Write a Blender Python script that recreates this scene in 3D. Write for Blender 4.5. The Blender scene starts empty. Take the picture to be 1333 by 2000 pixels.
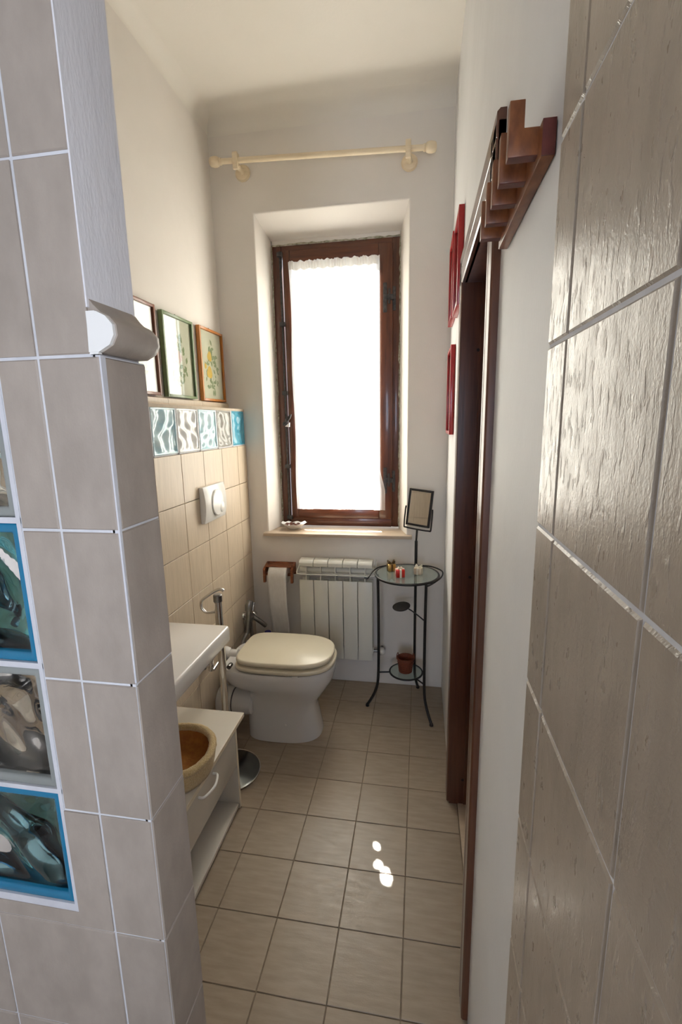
import bpy, bmesh, math, random
from mathutils import Vector, Matrix
random.seed(7)
PI = math.pi
C = bpy.context.scene.collection
sc = bpy.context.scene

# ------------------------------------------------------------------ camera
cam_d = bpy.data.cameras.new('camera')
cam = bpy.data.objects.new('camera', cam_d)
C.objects.link(cam)
yaw, pitch, roll = 0.1699, -0.1909, -0.0181
fw = Vector((-math.sin(yaw)*math.cos(pitch), math.cos(yaw)*math.cos(pitch), math.sin(pitch)))
rt = Vector((math.cos(yaw), math.sin(yaw), 0))
up = rt.cross(fw)
r2 = rt*math.cos(roll) + up*math.sin(roll)
u2 = -rt*math.sin(roll) + up*math.cos(roll)
m = Matrix((r2, u2, -fw)).transposed().to_4x4()
m.translation = Vector((0, 0, 1.6187))
cam.matrix_world = m
cam_d.sensor_fit = 'HORIZONTAL'
cam_d.sensor_width = 24.0
cam_d.lens = 908.5/1333*24.0
cam_d.clip_start = 0.02
sc.camera = cam

# ------------------------------------------------------------------ light
sc.view_settings.view_transform = 'Standard'
sc.view_settings.look = 'None'
sc.view_settings.gamma = 1.0
sc.view_settings.use_curve_mapping = False
sc.view_settings.exposure = 0.2
w = bpy.data.worlds.new('world')
sc.world = w
w.use_nodes = True
bg = w.node_tree.nodes['Background']
bg.inputs[0].default_value = (0.90, 0.94, 1.0, 1)
bg.inputs[1].default_value = 4.0

def sun_lamp():
    d = bpy.data.lights.new('sun', 'SUN')
    d.energy = 72.0
    d.color = (1.0, 0.94, 0.88)
    d.angle = math.radians(0.6)
    o = bpy.data.objects.new('sun', d)
    C.objects.link(o)
    o.rotation_euler = Vector((0.2, -1.0, -1.1)).to_track_quat('-Z', 'Y').to_euler()
sun_lamp()

def area_lamp(name, loc, direction, sx, sy, power, col):
    d = bpy.data.lights.new(name, 'AREA')
    d.shape = 'RECTANGLE'; d.size = sx; d.size_y = sy
    d.energy = power; d.color = col
    o = bpy.data.objects.new(name, d)
    C.objects.link(o)
    o.location = loc
    o.rotation_euler = Vector(direction).to_track_quat('-Z', 'Z').to_euler()
# added cool fill light at an unseen, assumed opening in the right wall
area_lamp('side_opening_fill', (0.215, -0.20, 1.54), (-0.9, 0.43, -0.03), 0.50, 0.86, 4.6, (0.78, 0.85, 1.0))
# second added fill light, at an assumed opening in the unseen rear wall
area_lamp('rear_opening_fill', (-0.10, -2.40, 1.45), (0, 1, -0.04), 0.55, 1.1, 20.0, (0.62, 0.75, 1.0))

try:
    sc.cycles.use_denoising = True
    sc.cycles.denoiser = 'OPENIMAGEDENOISE'
    sc.cycles.max_bounces = 10
    sc.cycles.diffuse_bounces = 6
    sc.cycles.glossy_bounces = 5
    sc.cycles.transmission_bounces = 10
    sc.cycles.transparent_max_bounces = 10
    sc.cycles.sample_clamp_indirect = 12.0
    sc.cycles.caustics_reflective = False
    sc.cycles.caustics_refractive = False
except Exception:
    pass

# ------------------------------------------------------------------ materials
def mat(name, col, rough=0.5, metal=0.0, col2=None, cscale=(8, 8, 8), cdetail=4, bump=None, coat=0.0,
        trans=0.0, ior=1.45, rrange=None, contrast=(0.35, 0.65), rnd=0.0, spec=None, sheen=0.0):
    """bump = list of (scale xyz, distance in m); world position drives every texture"""
    M = bpy.data.materials.new(name)
    M.use_nodes = True
    N = M.node_tree; P = N.nodes['Principled BSDF']
    P.inputs['Base Color'].default_value = (*col, 1)
    P.inputs['Roughness'].default_value = rough
    P.inputs['Metallic'].default_value = metal
    P.inputs['IOR'].default_value = ior
    if coat: P.inputs['Coat Weight'].default_value = coat; P.inputs['Coat Roughness'].default_value = 0.08
    if trans: P.inputs['Transmission Weight'].default_value = trans
    if spec is not None: P.inputs['Specular IOR Level'].default_value = spec
    if sheen: P.inputs['Sheen Weight'].default_value = sheen
    geo = N.nodes.new('ShaderNodeNewGeometry')
    def noise(scale, detail=4, rough_=0.55):
        mp = N.nodes.new('ShaderNodeMapping'); mp.inputs['Scale'].default_value = scale
        N.links.new(geo.outputs['Position'], mp.inputs['Vector'])
        n = N.nodes.new('ShaderNodeTexNoise'); n.inputs['Scale'].default_value = 1.0
        n.inputs['Detail'].default_value = detail; n.inputs['Roughness'].default_value = rough_
        N.links.new(mp.outputs[0], n.inputs['Vector'])
        return n
    if col2 is not None:
        n = noise(cscale, cdetail)
        r = N.nodes.new('ShaderNodeMapRange'); r.inputs['From Min'].default_value = contrast[0]
        r.inputs['From Max'].default_value = contrast[1]
        N.links.new(n.outputs['Fac'], r.inputs['Value'])
        mx = N.nodes.new('ShaderNodeMix'); mx.data_type = 'RGBA'
        mx.inputs['A'].default_value = (*col, 1); mx.inputs['B'].default_value = (*col2, 1)
        N.links.new(r.outputs[0], mx.inputs['Factor'])
        src = mx.outputs['Result']
        if rnd:
            oi = N.nodes.new('ShaderNodeObjectInfo')
            hv = N.nodes.new('ShaderNodeHueSaturation')
            rr = N.nodes.new('ShaderNodeMapRange'); rr.inputs['To Min'].default_value = 1-rnd; rr.inputs['To Max'].default_value = 1+rnd
            N.links.new(oi.outputs['Random'], rr.inputs['Value'])
            N.links.new(rr.outputs[0], hv.inputs['Value'])
            N.links.new(src, hv.inputs['Color']); src = hv.outputs[0]
        N.links.new(src, P.inputs['Base Color'])
    if bump:
        prev = None
        for b in bump:
            sc_, dist = b[0], b[1]
            n = noise(sc_, b[2] if len(b) > 2 else 3)
            h = n.outputs['Fac']
            if len(b) > 3:          # (.., .., detail, (lo, hi)) clips the noise into pits / ridges
                r = N.nodes.new('ShaderNodeMapRange'); r.inputs['From Min'].default_value = b[3][0]
                r.inputs['From Max'].default_value = b[3][1]; N.links.new(h, r.inputs['Value']); h = r.outputs[0]
            bp = N.nodes.new('ShaderNodeBump'); bp.inputs['Strength'].default_value = 1.0
            bp.inputs['Distance'].default_value = dist
            N.links.new(h, bp.inputs['Height'])
            if prev: N.links.new(prev.outputs[0], bp.inputs['Normal'])
            prev = bp
        N.links.new(prev.outputs[0], P.inputs['Normal'])
    if rrange:
        n = noise(rrange[0]); r = N.nodes.new('ShaderNodeMapRange')
        r.inputs['From Min'].default_value = .3; r.inputs['From Max'].default_value = .7
        r.inputs['To Min'].default_value = rrange[1]; r.inputs['To Max'].default_value = rrange[2]
        N.links.new(n.outputs['Fac'], r.inputs['Value']); N.links.new(r.outputs[0], P.inputs['Roughness'])
    return M

plaster = mat('plaster', (0.75, 0.705, 0.65), 0.85, col2=(0.79, 0.745, 0.69), cscale=(2, 2, 2), bump=[((5, 5, 5), .004, 2), ((140, 140, 90), .0004, 3)], spec=.25)
plaster_ceiling = mat('plaster_ceiling', (0.81, 0.77, 0.70), 0.9, col2=(0.78, 0.74, 0.67), cscale=(1.5, 1.5, 1.5), bump=[((4, 4, 4), .004, 2), ((90, 90, 90), .0004, 3)], spec=.2)
plaster_right = mat('plaster_right', (0.71, 0.71, 0.715), 0.6, col2=(0.75, 0.75, 0.755), cscale=(3, 3, 3), bump=[((6, 6, 6), .003, 2), ((160, 160, 60), .0003, 3)], spec=.4)
plaster_pier = mat('plaster_pier', (0.68, 0.67, 0.69), 0.75, col2=(0.73, 0.72, 0.74), cscale=(6, 6, 3), bump=[((60, 60, 18), .0012, 4), ((260, 260, 90), .0005, 3)], spec=.3)
grout = mat('grout', (0.66, 0.66, 0.68), 0.9, col2=(0.56, 0.56, 0.58), cscale=(30, 30, 30))
grout_floor = mat('grout_floor', (0.27, 0.215, 0.155), 0.9, col2=(0.20, 0.155, 0.11), cscale=(20, 20, 20))
grout_beige = mat('grout_beige', (0.52, 0.45, 0.36), 0.9, col2=(0.46, 0.39, 0.31), cscale=(30, 30, 30))
tile_grey = mat('tile_grey', (0.37, 0.312, 0.25), 0.42, col2=(0.315, 0.265, 0.21), cscale=(30, 30, 9), cdetail=6, rnd=.04,
                bump=[((60, 60, 9), .00035, 4), ((130, 130, 42), .0007, 4, (0.56, 0.72)), ((420, 420, 260), .00025, 2)], spec=.5,
                rrange=((60, 60, 30), .26, .36))
tile_front = mat('tile_front', (0.375, 0.32, 0.272), 0.5, col2=(0.32, 0.272, 0.23), cscale=(26, 26, 14), cdetail=7, rnd=.04,
                 bump=[((45, 45, 15), .0006, 4), ((420, 420, 260), .0002, 2)])
tile_beige = mat('tile_beige', (0.62, 0.51, 0.385), 0.42, col2=(0.55, 0.45, 0.335), cscale=(120, 120, 9), cdetail=4, rnd=.03,
                 bump=[((150, 150, 14), .0003, 3)])
tile_floor = mat('tile_floor', (0.375, 0.30, 0.222), 0.34, col2=(0.315, 0.25, 0.183), cscale=(10, 60, 30), cdetail=6, rnd=.05,
                 bump=[((14, 60, 30), .0006, 4), ((260, 260, 260), .00015, 2)], rrange=((20, 60, 20), .28, .42))
stone = mat('stone', (0.56, 0.45, 0.34), 0.35, col2=(0.48, 0.38, 0.285), cscale=(5, 40, 10), cdetail=5, bump=[((20, 60, 60), .0003, 3)])
wood_dark = mat('wood_dark', (0.125, 0.038, 0.016), 0.36, col2=(0.065, 0.018, 0.008), cscale=(50, 50, 5), cdetail=5, bump=[((90, 90, 6), .0006, 4)], coat=.25)
wood_dark_h = mat('wood_dark_across', (0.125, 0.036, 0.014), 0.36, col2=(0.07, 0.02, 0.009), cscale=(5, 50, 50), cdetail=5, bump=[((6, 90, 90), .0006, 4)], coat=.25)
wood_door = mat('wood_door', (0.13, 0.045, 0.022), 0.3, col2=(0.075, 0.025, 0.012), cscale=(55, 30, 3), cdetail=5, bump=[((60, 60, 4), .0004, 4)], coat=.5)
wood_mid = mat('wood_mid', (0.27, 0.095, 0.030), 0.42, col2=(0.15, 0.046, 0.015), cscale=(60, 20, 30), cdetail=5, bump=[((80, 30, 30), .0003, 3)], coat=.15)
wood_end = mat('wood_red_end', (0.13, 0.026, 0.018), 0.5, col2=(0.09, 0.02, 0.014), cscale=(60, 60, 60))
wood_cream = mat('wood_cream', (0.80, 0.68, 0.49), 0.42, col2=(0.74, 0.61, 0.42), cscale=(8, 60, 60), cdetail=4)
wood_tp = mat('wood_holder', (0.34, 0.11, 0.042), 0.45, col2=(0.16, 0.045, 0.018), cscale=(20, 60, 60))
ceramic = mat('ceramic', (0.74, 0.73, 0.72), 0.12, col2=(0.71, 0.70, 0.69), cscale=(2, 2, 2), coat=.4)
seat_cream = mat('seat_cream', (0.74, 0.68, 0.54), 0.3, col2=(0.72, 0.655, 0.51), cscale=(4, 4, 4), coat=.12)
enamel = mat('enamel', (0.74, 0.73, 0.66), 0.3, col2=(0.71, 0.70, 0.63), cscale=(3, 3, 3), coat=.2)
laminate = mat('laminate', (0.64, 0.60, 0.53), 0.22, col2=(0.61, 0.57, 0.50), cscale=(3, 3, 3), coat=.2)
laminate_edge = mat('laminate_edge', (0.76, 0.68, 0.53), 0.3, col2=(0.71, 0.63, 0.49), cscale=(6, 6, 6))
basin_white = mat('basin_white', (0.72, 0.69, 0.66), 0.2, col2=(0.69, 0.66, 0.63), cscale=(3, 3, 3), coat=.3)
plastic = mat('plastic', (0.80, 0.79, 0.76), 0.25, col2=(0.77, 0.76, 0.73), cscale=(5, 5, 5))
paper = mat('paper', (0.80, 0.775, 0.74), 0.95, col2=(0.74, 0.715, 0.68), cscale=(60, 60, 25), bump=[((90, 90, 30), .0006, 4)])
chrome = mat('chrome', (0.74, 0.73, 0.71), 0.12, 1.0, col2=(0.68, 0.67, 0.65), cscale=(30, 30, 30))
chrome_dull = mat('chrome_dull', (0.30, 0.295, 0.29), 0.3, 1.0, col2=(0.23, 0.225, 0.22), cscale=(30, 30, 30))
steel_disc = mat('steel_disc', (0.24, 0.25, 0.24), 0.22, 1.0, col2=(0.19, 0.20, 0.19), cscale=(12, 12, 12))
iron = mat('iron', (0.018, 0.016, 0.016), 0.42, 0.4, col2=(0.03, 0.025, 0.022), cscale=(60, 60, 60), bump=[((200, 200, 200), .0003, 2)])
iron_grey = mat('iron_grey', (0.04, 0.04, 0.042), 0.75, 0.2, col2=(0.09, 0.08, 0.075), cscale=(60, 60, 60), bump=[((200, 200, 200), .0004, 2)])
rubber = mat('rubber', (0.05, 0.05, 0.055), 0.6, col2=(0.08, 0.08, 0.085), cscale=(60, 60, 60))
blue_plastic = mat('blue_plastic', (0.03, 0.025, 0.22), 0.3, col2=(0.04, 0.03, 0.26), cscale=(10, 10, 10))
blk = mat('shadow_gap', (0.02, 0.015, 0.012), 0.9, col2=(0.03, 0.02, 0.018), cscale=(20, 20, 20))
frame_green = mat('frame_green', (0.16, 0.225, 0.10), 0.4, col2=(0.135, 0.19, 0.085), cscale=(60, 60, 60), coat=.2)
frame_orange = mat('frame_orange', (0.52, 0.19, 0.025), 0.35, col2=(0.42, 0.14, 0.018), cscale=(60, 60, 12), coat=.3)
frame_brown = mat('frame_brown', (0.24, 0.085, 0.045), 0.4, col2=(0.19, 0.065, 0.035), cscale=(60, 60, 12), coat=.2)
frame_red = mat('frame_red', (0.40, 0.012, 0.014), 0.3, col2=(0.34, 0.01, 0.012), cscale=(40, 40, 40), coat=.3)
print_paper = mat('print_paper', (0.72, 0.67, 0.53), 0.8, col2=(0.68, 0.63, 0.49), cscale=(10, 10, 10))
ink_green = mat('ink_green', (0.22, 0.27, 0.13), 0.8, col2=(0.32, 0.35, 0.20), cscale=(90, 90, 90))
ink_yellow = mat('ink_yellow', (0.78, 0.52, 0.09), 0.8, col2=(0.72, 0.42, 0.07), cscale=(90, 90, 90))
ink_pink = mat('ink_pink', (0.62, 0.36, 0.30), 0.8, col2=(0.68, 0.46, 0.40), cscale=(90, 90, 90))
ink_blue = mat('ink_blue', (0.42, 0.46, 0.58), 0.8, col2=(0.52, 0.55, 0.64), cscale=(90, 90, 90))
terry = mat('terry', (0.58, 0.41, 0.18), 0.95, col2=(0.72, 0.56, 0.30), cscale=(200, 200, 200), bump=[((420, 420, 420), .004, 2)], sheen=.3)
amber = mat('amber_lining', (0.40, 0.16, 0.03), 0.75, col2=(0.30, 0.11, 0.02), cscale=(40, 40, 40), bump=[((120, 120, 120), .0008, 2)])
wicker = mat('wicker', (0.21, 0.055, 0.022), 0.6, col2=(0.13, 0.03, 0.014), cscale=(200, 200, 200), bump=[((300, 300, 300), .001, 2)])
basket_inside = mat('dark_inside', (0.07, 0.045, 0.03), 0.9, col2=(0.11, 0.07, 0.045), cscale=(120, 120, 120))
potpourri = mat('potpourri', (0.07, 0.022, 0.014), 0.8, col2=(0.15, 0.045, 0.025), cscale=(120, 120, 120))
gold = mat('gold_foil', (0.62, 0.40, 0.12), 0.32, 0.8, col2=(0.52, 0.32, 0.09), cscale=(60, 60, 60))
red_foil = mat('red_foil', (0.60, 0.025, 0.015), 0.3, 0.25, col2=(0.5, 0.02, 0.012), cscale=(60, 60, 60))
pale_foil = mat('pale_foil', (0.66, 0.55, 0.40), 0.4, 0.35, col2=(0.58, 0.47, 0.34), cscale=(60, 60, 60))
bronze_ribbon = mat('bronze_ribbon', (0.12, 0.07, 0.025), 0.4, 0.5, col2=(0.17, 0.10, 0.04), cscale=(60, 60, 60))
cream_ribbon = mat('cream_ribbon', (0.78, 0.73, 0.60), 0.5, col2=(0.72, 0.66, 0.53), cscale=(60, 60, 60))
mirror_m = mat('mirror_glass', (0.80, 0.80, 0.78), 0.02, 1.0, col2=(0.79, 0.79, 0.77), cscale=(5, 5, 5))
table_glass = mat('table_glass', (0.62, 0.72, 0.66), 0.03, col2=(0.58, 0.68, 0.62), cscale=(5, 5, 5), trans=.9, ior=1.45)
mortar_block = mat('block_mortar', (0.60, 0.60, 0.63), 0.7, col2=(0.54, 0.54, 0.57), cscale=(30, 30, 30))

def glass_tint(name, col, trans, rough=0.05, col2=None):
    return mat(name, col, rough, col2=col2 or tuple(c*.9 for c in col), cscale=(12, 12, 12), trans=trans, ior=1.45)
blue_rim = glass_tint('blue_glass_rim', (0.012, 0.21, 0.39), .2, .1)
clear_rim = glass_tint('clear_glass_rim', (0.38, 0.40, 0.38), .35, .12)
blue_face = glass_tint('blue_glass_face', (0.46, 0.84, 0.93), 1.0, .015)
clear_face = glass_tint('clear_glass_face', (0.975, 0.975, 0.955), 1.0, .015)
w_blue = glass_tint('pale_blue_glass', (0.42, 0.68, 0.78), .05, .12, (0.72, 0.88, 0.93))
w_clear = glass_tint('pale_clear_glass', (0.86, 0.87, 0.86), .05, .12, (0.70, 0.71, 0.71))
w_deep = glass_tint('deep_blue_glass', (0.06, 0.30, 0.44), .1, .1, (0.16, 0.46, 0.60))
w_grey = glass_tint('grey_clear_glass', (0.60, 0.59, 0.55), .3, .1, (0.42, 0.41, 0.38))

def thin_glass(name, tint, gloss=.25):
    M = bpy.data.materials.new(name); M.use_nodes = True; N = M.node_tree
    for n in list(N.nodes):
        if n.type != 'OUTPUT_MATERIAL': N.nodes.remove(n)
    out = N.nodes['Material Output']
    t = N.nodes.new('ShaderNodeBsdfTransparent'); t.inputs[0].default_value = (*tint, 1)
    g = N.nodes.new('ShaderNodeBsdfGlossy'); g.inputs['Roughness'].default_value = .03
    lw = N.nodes.new('ShaderNodeLayerWeight'); lw.inputs['Blend'].default_value = .5     # Schlick reflectance of a thin pane
    pw = N.nodes.new('ShaderNodeMath'); pw.operation = 'POWER'; pw.inputs[1].default_value = 5
    f = N.nodes.new('ShaderNodeMath'); f.operation = 'MULTIPLY_ADD'; f.inputs[1].default_value = .95; f.inputs[2].default_value = .045
    N.links.new(lw.outputs['Facing'], pw.inputs[0]); N.links.new(pw.outputs[0], f.inputs[0])
    mx = N.nodes.new('ShaderNodeMixShader')
    N.links.new(f.outputs[0], mx.inputs[0]); N.links.new(t.outputs[0], mx.inputs[1]); N.links.new(g.outputs[0], mx.inputs[2])
    N.links.new(mx.outputs[0], out.inputs['Surface'])
    return M
pane_glass = thin_glass('pane_glass', (.96, .98, .97))

def cloth_translucent():
    M = bpy.data.materials.new('curtain_cloth'); M.use_nodes = True; N = M.node_tree
    for n in list(N.nodes):
        if n.type != 'OUTPUT_MATERIAL': N.nodes.remove(n)
    out = N.nodes['Material Output']
    geo = N.nodes.new('ShaderNodeNewGeometry')
    mp = N.nodes.new('ShaderNodeMapping'); mp.inputs['Scale'].default_value = (40, 40, 40)
    N.links.new(geo.outputs['Position'], mp.inputs['Vector'])
    v = N.nodes.new('ShaderNodeTexNoise'); v.inputs['Scale'].default_value = 1; N.links.new(mp.outputs[0], v.inputs['Vector'])
    cr = N.nodes.new('ShaderNodeMix'); cr.data_type = 'RGBA'
    cr.inputs['A'].default_value = (.80, .76, .70, 1); cr.inputs['B'].default_value = (.88, .85, .80, 1)
    N.links.new(v.outputs['Fac'], cr.inputs['Factor'])
    d = N.nodes.new('ShaderNodeBsdfDiffuse'); t = N.nodes.new('ShaderNodeBsdfTranslucent')
    N.links.new(cr.outputs['Result'], d.inputs['Color']); N.links.new(cr.outputs['Result'], t.inputs['Color'])
    mx = N.nodes.new('ShaderNodeMixShader'); mx.inputs[0].default_value = .6
    N.links.new(d.outputs[0], mx.inputs[1]); N.links.new(t.outputs[0], mx.inputs[2])
    N.links.new(mx.outputs[0], out.inputs['Surface'])
    return M
curtain_m = cloth_translucent()

# ------------------------------------------------------------------ mesh helpers
def link(name, verts, faces, material, parent=None, smooth=False, mats=None, fmat=None):
    me = bpy.data.meshes.new(name); me.from_pydata([tuple(v) for v in verts], [], faces)
    me.materials.append(material)
    for x in (mats or []): me.materials.append(x)
    if fmat: me.polygons.foreach_set('material_index', fmat)
    if smooth: me.polygons.foreach_set('use_smooth', [True]*len(me.polygons))
    me.update()
    o = bpy.data.objects.new(name, me); C.objects.link(o)
    if parent: o.parent = parent
    return o

def fix(o, bevel=0, seg=2, angle=True):
    bm = bmesh.new(); bm.from_mesh(o.data)
    bmesh.ops.remove_doubles(bm, verts=bm.verts, dist=1e-6)
    bmesh.ops.recalc_face_normals(bm, faces=bm.faces)
    if bevel:
        es = [e for e in bm.edges if len(e.link_faces) == 2 and e.calc_face_angle(0) > .6]
        bmesh.ops.bevel(bm, geom=es, offset=bevel, segments=seg, profile=.5, affect='EDGES', clamp_overlap=True)
    bm.to_mesh(o.data); bm.free()
    return o

def smooth_by_angle(o, a=.6):
    o.data.polygons.foreach_set('use_smooth', [True]*len(o.data.polygons))
    bm = bmesh.new(); bm.from_mesh(o.data)
    for e in bm.edges:
        if len(e.link_faces) != 2 or e.calc_face_angle(0) > a: e.smooth = False
    bm.to_mesh(o.data); bm.free()
    return o

def boxgeo(x0, x1, y0, y1, z0, z1):
    v = [(x0, y0, z0), (x1, y0, z0), (x1, y1, z0), (x0, y1, z0), (x0, y0, z1), (x1, y0, z1), (x1, y1, z1), (x0, y1, z1)]
    f = [(0, 3, 2, 1), (4, 5, 6, 7), (0, 1, 5, 4), (1, 2, 6, 5), (2, 3, 7, 6), (3, 0, 4, 7)]
    return v, f

def boxes(name, bs, material, parent=None, bevel=0, seg=2):
    V, Fc = [], []
    for b in bs:
        v, f = boxgeo(*b); k = len(V); V += v; Fc += [tuple(i+k for i in q) for q in f]
    o = link(name, V, Fc, material, parent)
    if bevel:
        bm = bmesh.new(); bm.from_mesh(o.data)
        bmesh.ops.bevel(bm, geom=list(bm.edges), offset=bevel, segments=seg, profile=.5, affect='EDGES', clamp_overlap=True)
        bm.to_mesh(o.data); bm.free(); smooth_by_angle(o, .5)
    return o

def box(name, x0, x1, y0, y1, z0, z1, material, parent=None, bevel=0, seg=2):
    return boxes(name, [(x0, x1, y0, y1, z0, z1)], material, parent, bevel, seg)

def prism(name, prof, axis, a0, a1, material, parent=None, bevel=0, smooth=False, order=None):
    """extrude a 2-D polygon along an axis; prof coords are the two other axes in xyz order"""
    def pt(p, a):
        return {'x': (a, p[0], p[1]), 'y': (p[0], a, p[1]), 'z': (p[0], p[1], a)}[axis]
    n = len(prof)
    V = [pt(p, a0) for p in prof]+[pt(p, a1) for p in prof]
    Fc = [tuple(range(n))[::-1], tuple(range(n, 2*n))]+[(i, (i+1) % n, (i+1) % n+n, i+n) for i in range(n)]
    o = link(name, V, Fc, material, parent); fix(o, bevel)
    if smooth or bevel: smooth_by_angle(o, .6)
    return o

def catmull(P, k=6, closed=False):
    P = [Vector(p) for p in P]
    if len(P) < 3 and not closed: return P
    out = []; n = len(P); rng = n if closed else n-1
    for i in range(rng):
        p0 = P[(i-1) % n] if closed or i > 0 else P[0]*2-P[1]
        p1 = P[i]; p2 = P[(i+1) % n]
        p3 = P[(i+2) % n] if closed or i+2 < n else P[-1]*2-P[-2]
        for j in range(k):
            t = j/k
            out.append(.5*((2*p1)+(-p0+p2)*t+(2*p0-5*p1+4*p2-p3)*t*t+(-p0+3*p1-3*p2+p3)*t*t*t))
    if not closed: out.append(P[-1])
    return out

def tubegeo(P, r, seg=10, closed=False):
    P = [Vector(p) for p in P]; n = len(P)
    R = r if isinstance(r, (list, tuple)) else [r]*n
    V, Fc = [], []; ref = None
    for i, p in enumerate(P):
        if closed: t = P[(i+1) % n]-P[i-1]
        else: t = P[min(i+1, n-1)]-P[max(i-1, 0)]
        t.normalize()
        if ref is None:
            ref = t.orthogonal().normalized()
        else:
            ref = (ref-t*ref.dot(t))
            ref = ref.normalized() if ref.length > 1e-6 else t.orthogonal().normalized()
        b = t.cross(ref)
        for k in range(seg):
            a = 2*PI*k/seg
            V.append(p+(ref*math.cos(a)+b*math.sin(a))*R[i])
    m_ = n if closed else n-1
    for i in range(m_):
        j = (i+1) % n
        for k in range(seg):
            Fc.append((i*seg+k, i*seg+(k+1) % seg, j*seg+(k+1) % seg, j*seg+k))
    if not closed:
        Fc.append(tuple(range(seg))[::-1]); Fc.append(tuple((n-1)*seg+k for k in range(seg)))
    return V, Fc

def tube(name, P, r, material, parent=None, seg=10, closed=False, k=0):
    if k: P = catmull(P, k, closed)
    if k and isinstance(r, (list, tuple)): r = r[0]
    V, Fc = tubegeo(P, r, seg, closed)
    o = link(name, V, Fc, material, parent, smooth=True); fix(o); smooth_by_angle(o, .8)
    return o

def tubes(name, lst, material, parent=None, seg=8):
    V, Fc = [], []
    for (P, r) in lst:
        v, f = tubegeo(P, r, seg); k = len(V); V += v; Fc += [tuple(i+k for i in q) for q in f]
    o = link(name, V, Fc, material, parent, smooth=True); fix(o); smooth_by_angle(o, .8)
    return o

def lathe(name, prof, c, axis, material, parent=None, seg=32, smooth=.6):
    """prof: list of (r, h) along the axis from the point c"""
    V, Fc = [], []; n = len(prof)
    for (r, h) in prof:
        for k in range(seg):
            a = 2*PI*k/seg; x, y = max(r, 1e-5)*math.cos(a), max(r, 1e-5)*math.sin(a)
            p = {'z': (x, y, h), 'x': (h, x, y), 'y': (x, h, y)}[axis]
            V.append((c[0]+p[0], c[1]+p[1], c[2]+p[2]))
    for i in range(n-1):
        for k in range(seg):
            Fc.append((i*seg+k, i*seg+(k+1) % seg, (i+1)*seg+(k+1) % seg, (i+1)*seg+k))
    Fc.append(tuple(range(seg))[::-1]); Fc.append(tuple((n-1)*seg+k for k in range(seg)))
    o = link(name, V, Fc, material, parent); fix(o); smooth_by_angle(o, smooth)
    return o

def loft(name, rings, material, parent=None, caps=True, angle=.7):
    n = len(rings[0]); V = [p for r in rings for p in r]; Fc = []
    for i in range(len(rings)-1):
        for k in range(n):
            Fc.append((i*n+k, i*n+(k+1) % n, (i+1)*n+(k+1) % n, (i+1)*n+k))
    if caps:
        Fc.append(tuple(range(n))[::-1]); Fc.append(tuple((len(rings)-1)*n+k for k in range(n)))
    o = link(name, V, Fc, material, parent); fix(o); smooth_by_angle(o, angle)
    return o

def empty(name, loc, label, cat, group=None, kind=None):
    o = bpy.data.objects.new(name, None); C.objects.link(o); o.location = loc; o.empty_display_size = .05
    if label: o['label'] = label
    if cat: o['category'] = cat
    if group: o['group'] = group
    if kind: o['kind'] = kind
    bpy.context.view_layer.update()
    return o

def settle():
    """keep world positions: children were built in world space"""
    for o in bpy.data.objects:
        if o.parent and o.parent.parent is None and not o.get('placed'):
            pass

def struct(o, label=None):
    o['kind'] = 'structure'
    if label: o['label'] = label
    return o

tile_cache = {}
def tile(parent, mat_, origin, U, Vv, Nn, u0, u1, v0, v1, th=.008, gap=.0022, ch=.0012, name='tile'):
    """one tile standing on a wall or floor: chamfered slab, mesh shared between tiles of one size"""
    u0 += gap; u1 -= gap; v0 += gap; v1 -= gap
    if u1-u0 < .004 or v1-v0 < .004: return
    key = (mat_.name, round(u1-u0, 4), round(v1-v0, 4), th)
    if key not in tile_cache:
        a, b = (u1-u0)/2, (v1-v0)/2
        V = [(-a, -b, -th), (a, -b, -th), (a, b, -th), (-a, b, -th),
             (-a, -b, -ch), (a, -b, -ch), (a, b, -ch), (-a, b, -ch),
             (-a+ch, -b+ch, 0), (a-ch, -b+ch, 0), (a-ch, b-ch, 0), (-a+ch, b-ch, 0)]
        Fc = [(8, 9, 10, 11)]+[(i, (i+1) % 4, (i+1) % 4+4, i+4) for i in range(4)]+[(i+4, (i+1) % 4+4, (i+1) % 4+8, i+8) for i in range(4)]
        me = bpy.data.meshes.new('tile'); me.from_pydata(V, [], Fc); me.materials.append(mat_); me.update()
        tile_cache[key] = me
    o = bpy.data.objects.new(name, tile_cache[key]); C.objects.link(o)
    U, Vv, Nn = Vector(U), Vector(Vv), Vector(Nn)
    tilt = random.uniform(-.0008, .0008), random.uniform(-.0008, .0008)
    M4 = Matrix((U, Vv, Nn)).transposed().to_4x4() @ Matrix.Rotation(tilt[0], 4, 'X') @ Matrix.Rotation(tilt[1], 4, 'Y')
    M4.translation = Vector(origin)+U*(u0+u1)/2+Vv*(v0+v1)/2+Nn*random.uniform(-.0002, .0002)
    o.matrix_world = M4
    o.parent = parent
    return o

# ------------------------------------------------------------------ dimensions
XL, XLU, XR = -1.03, -1.15, 0.15          # tiled left face, plaster left face, right plaster face
YW, YF = 2.68, 2.87                        # window wall, window frame face
ZC = 3.20
PY0, PY1, PX = 0.4829, 0.5715, -0.349      # partition front tile face, back, end tile face
ZR = 1.696                                 # a tile joint level, rows are 0.2 apart
YB = -2.35

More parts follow.
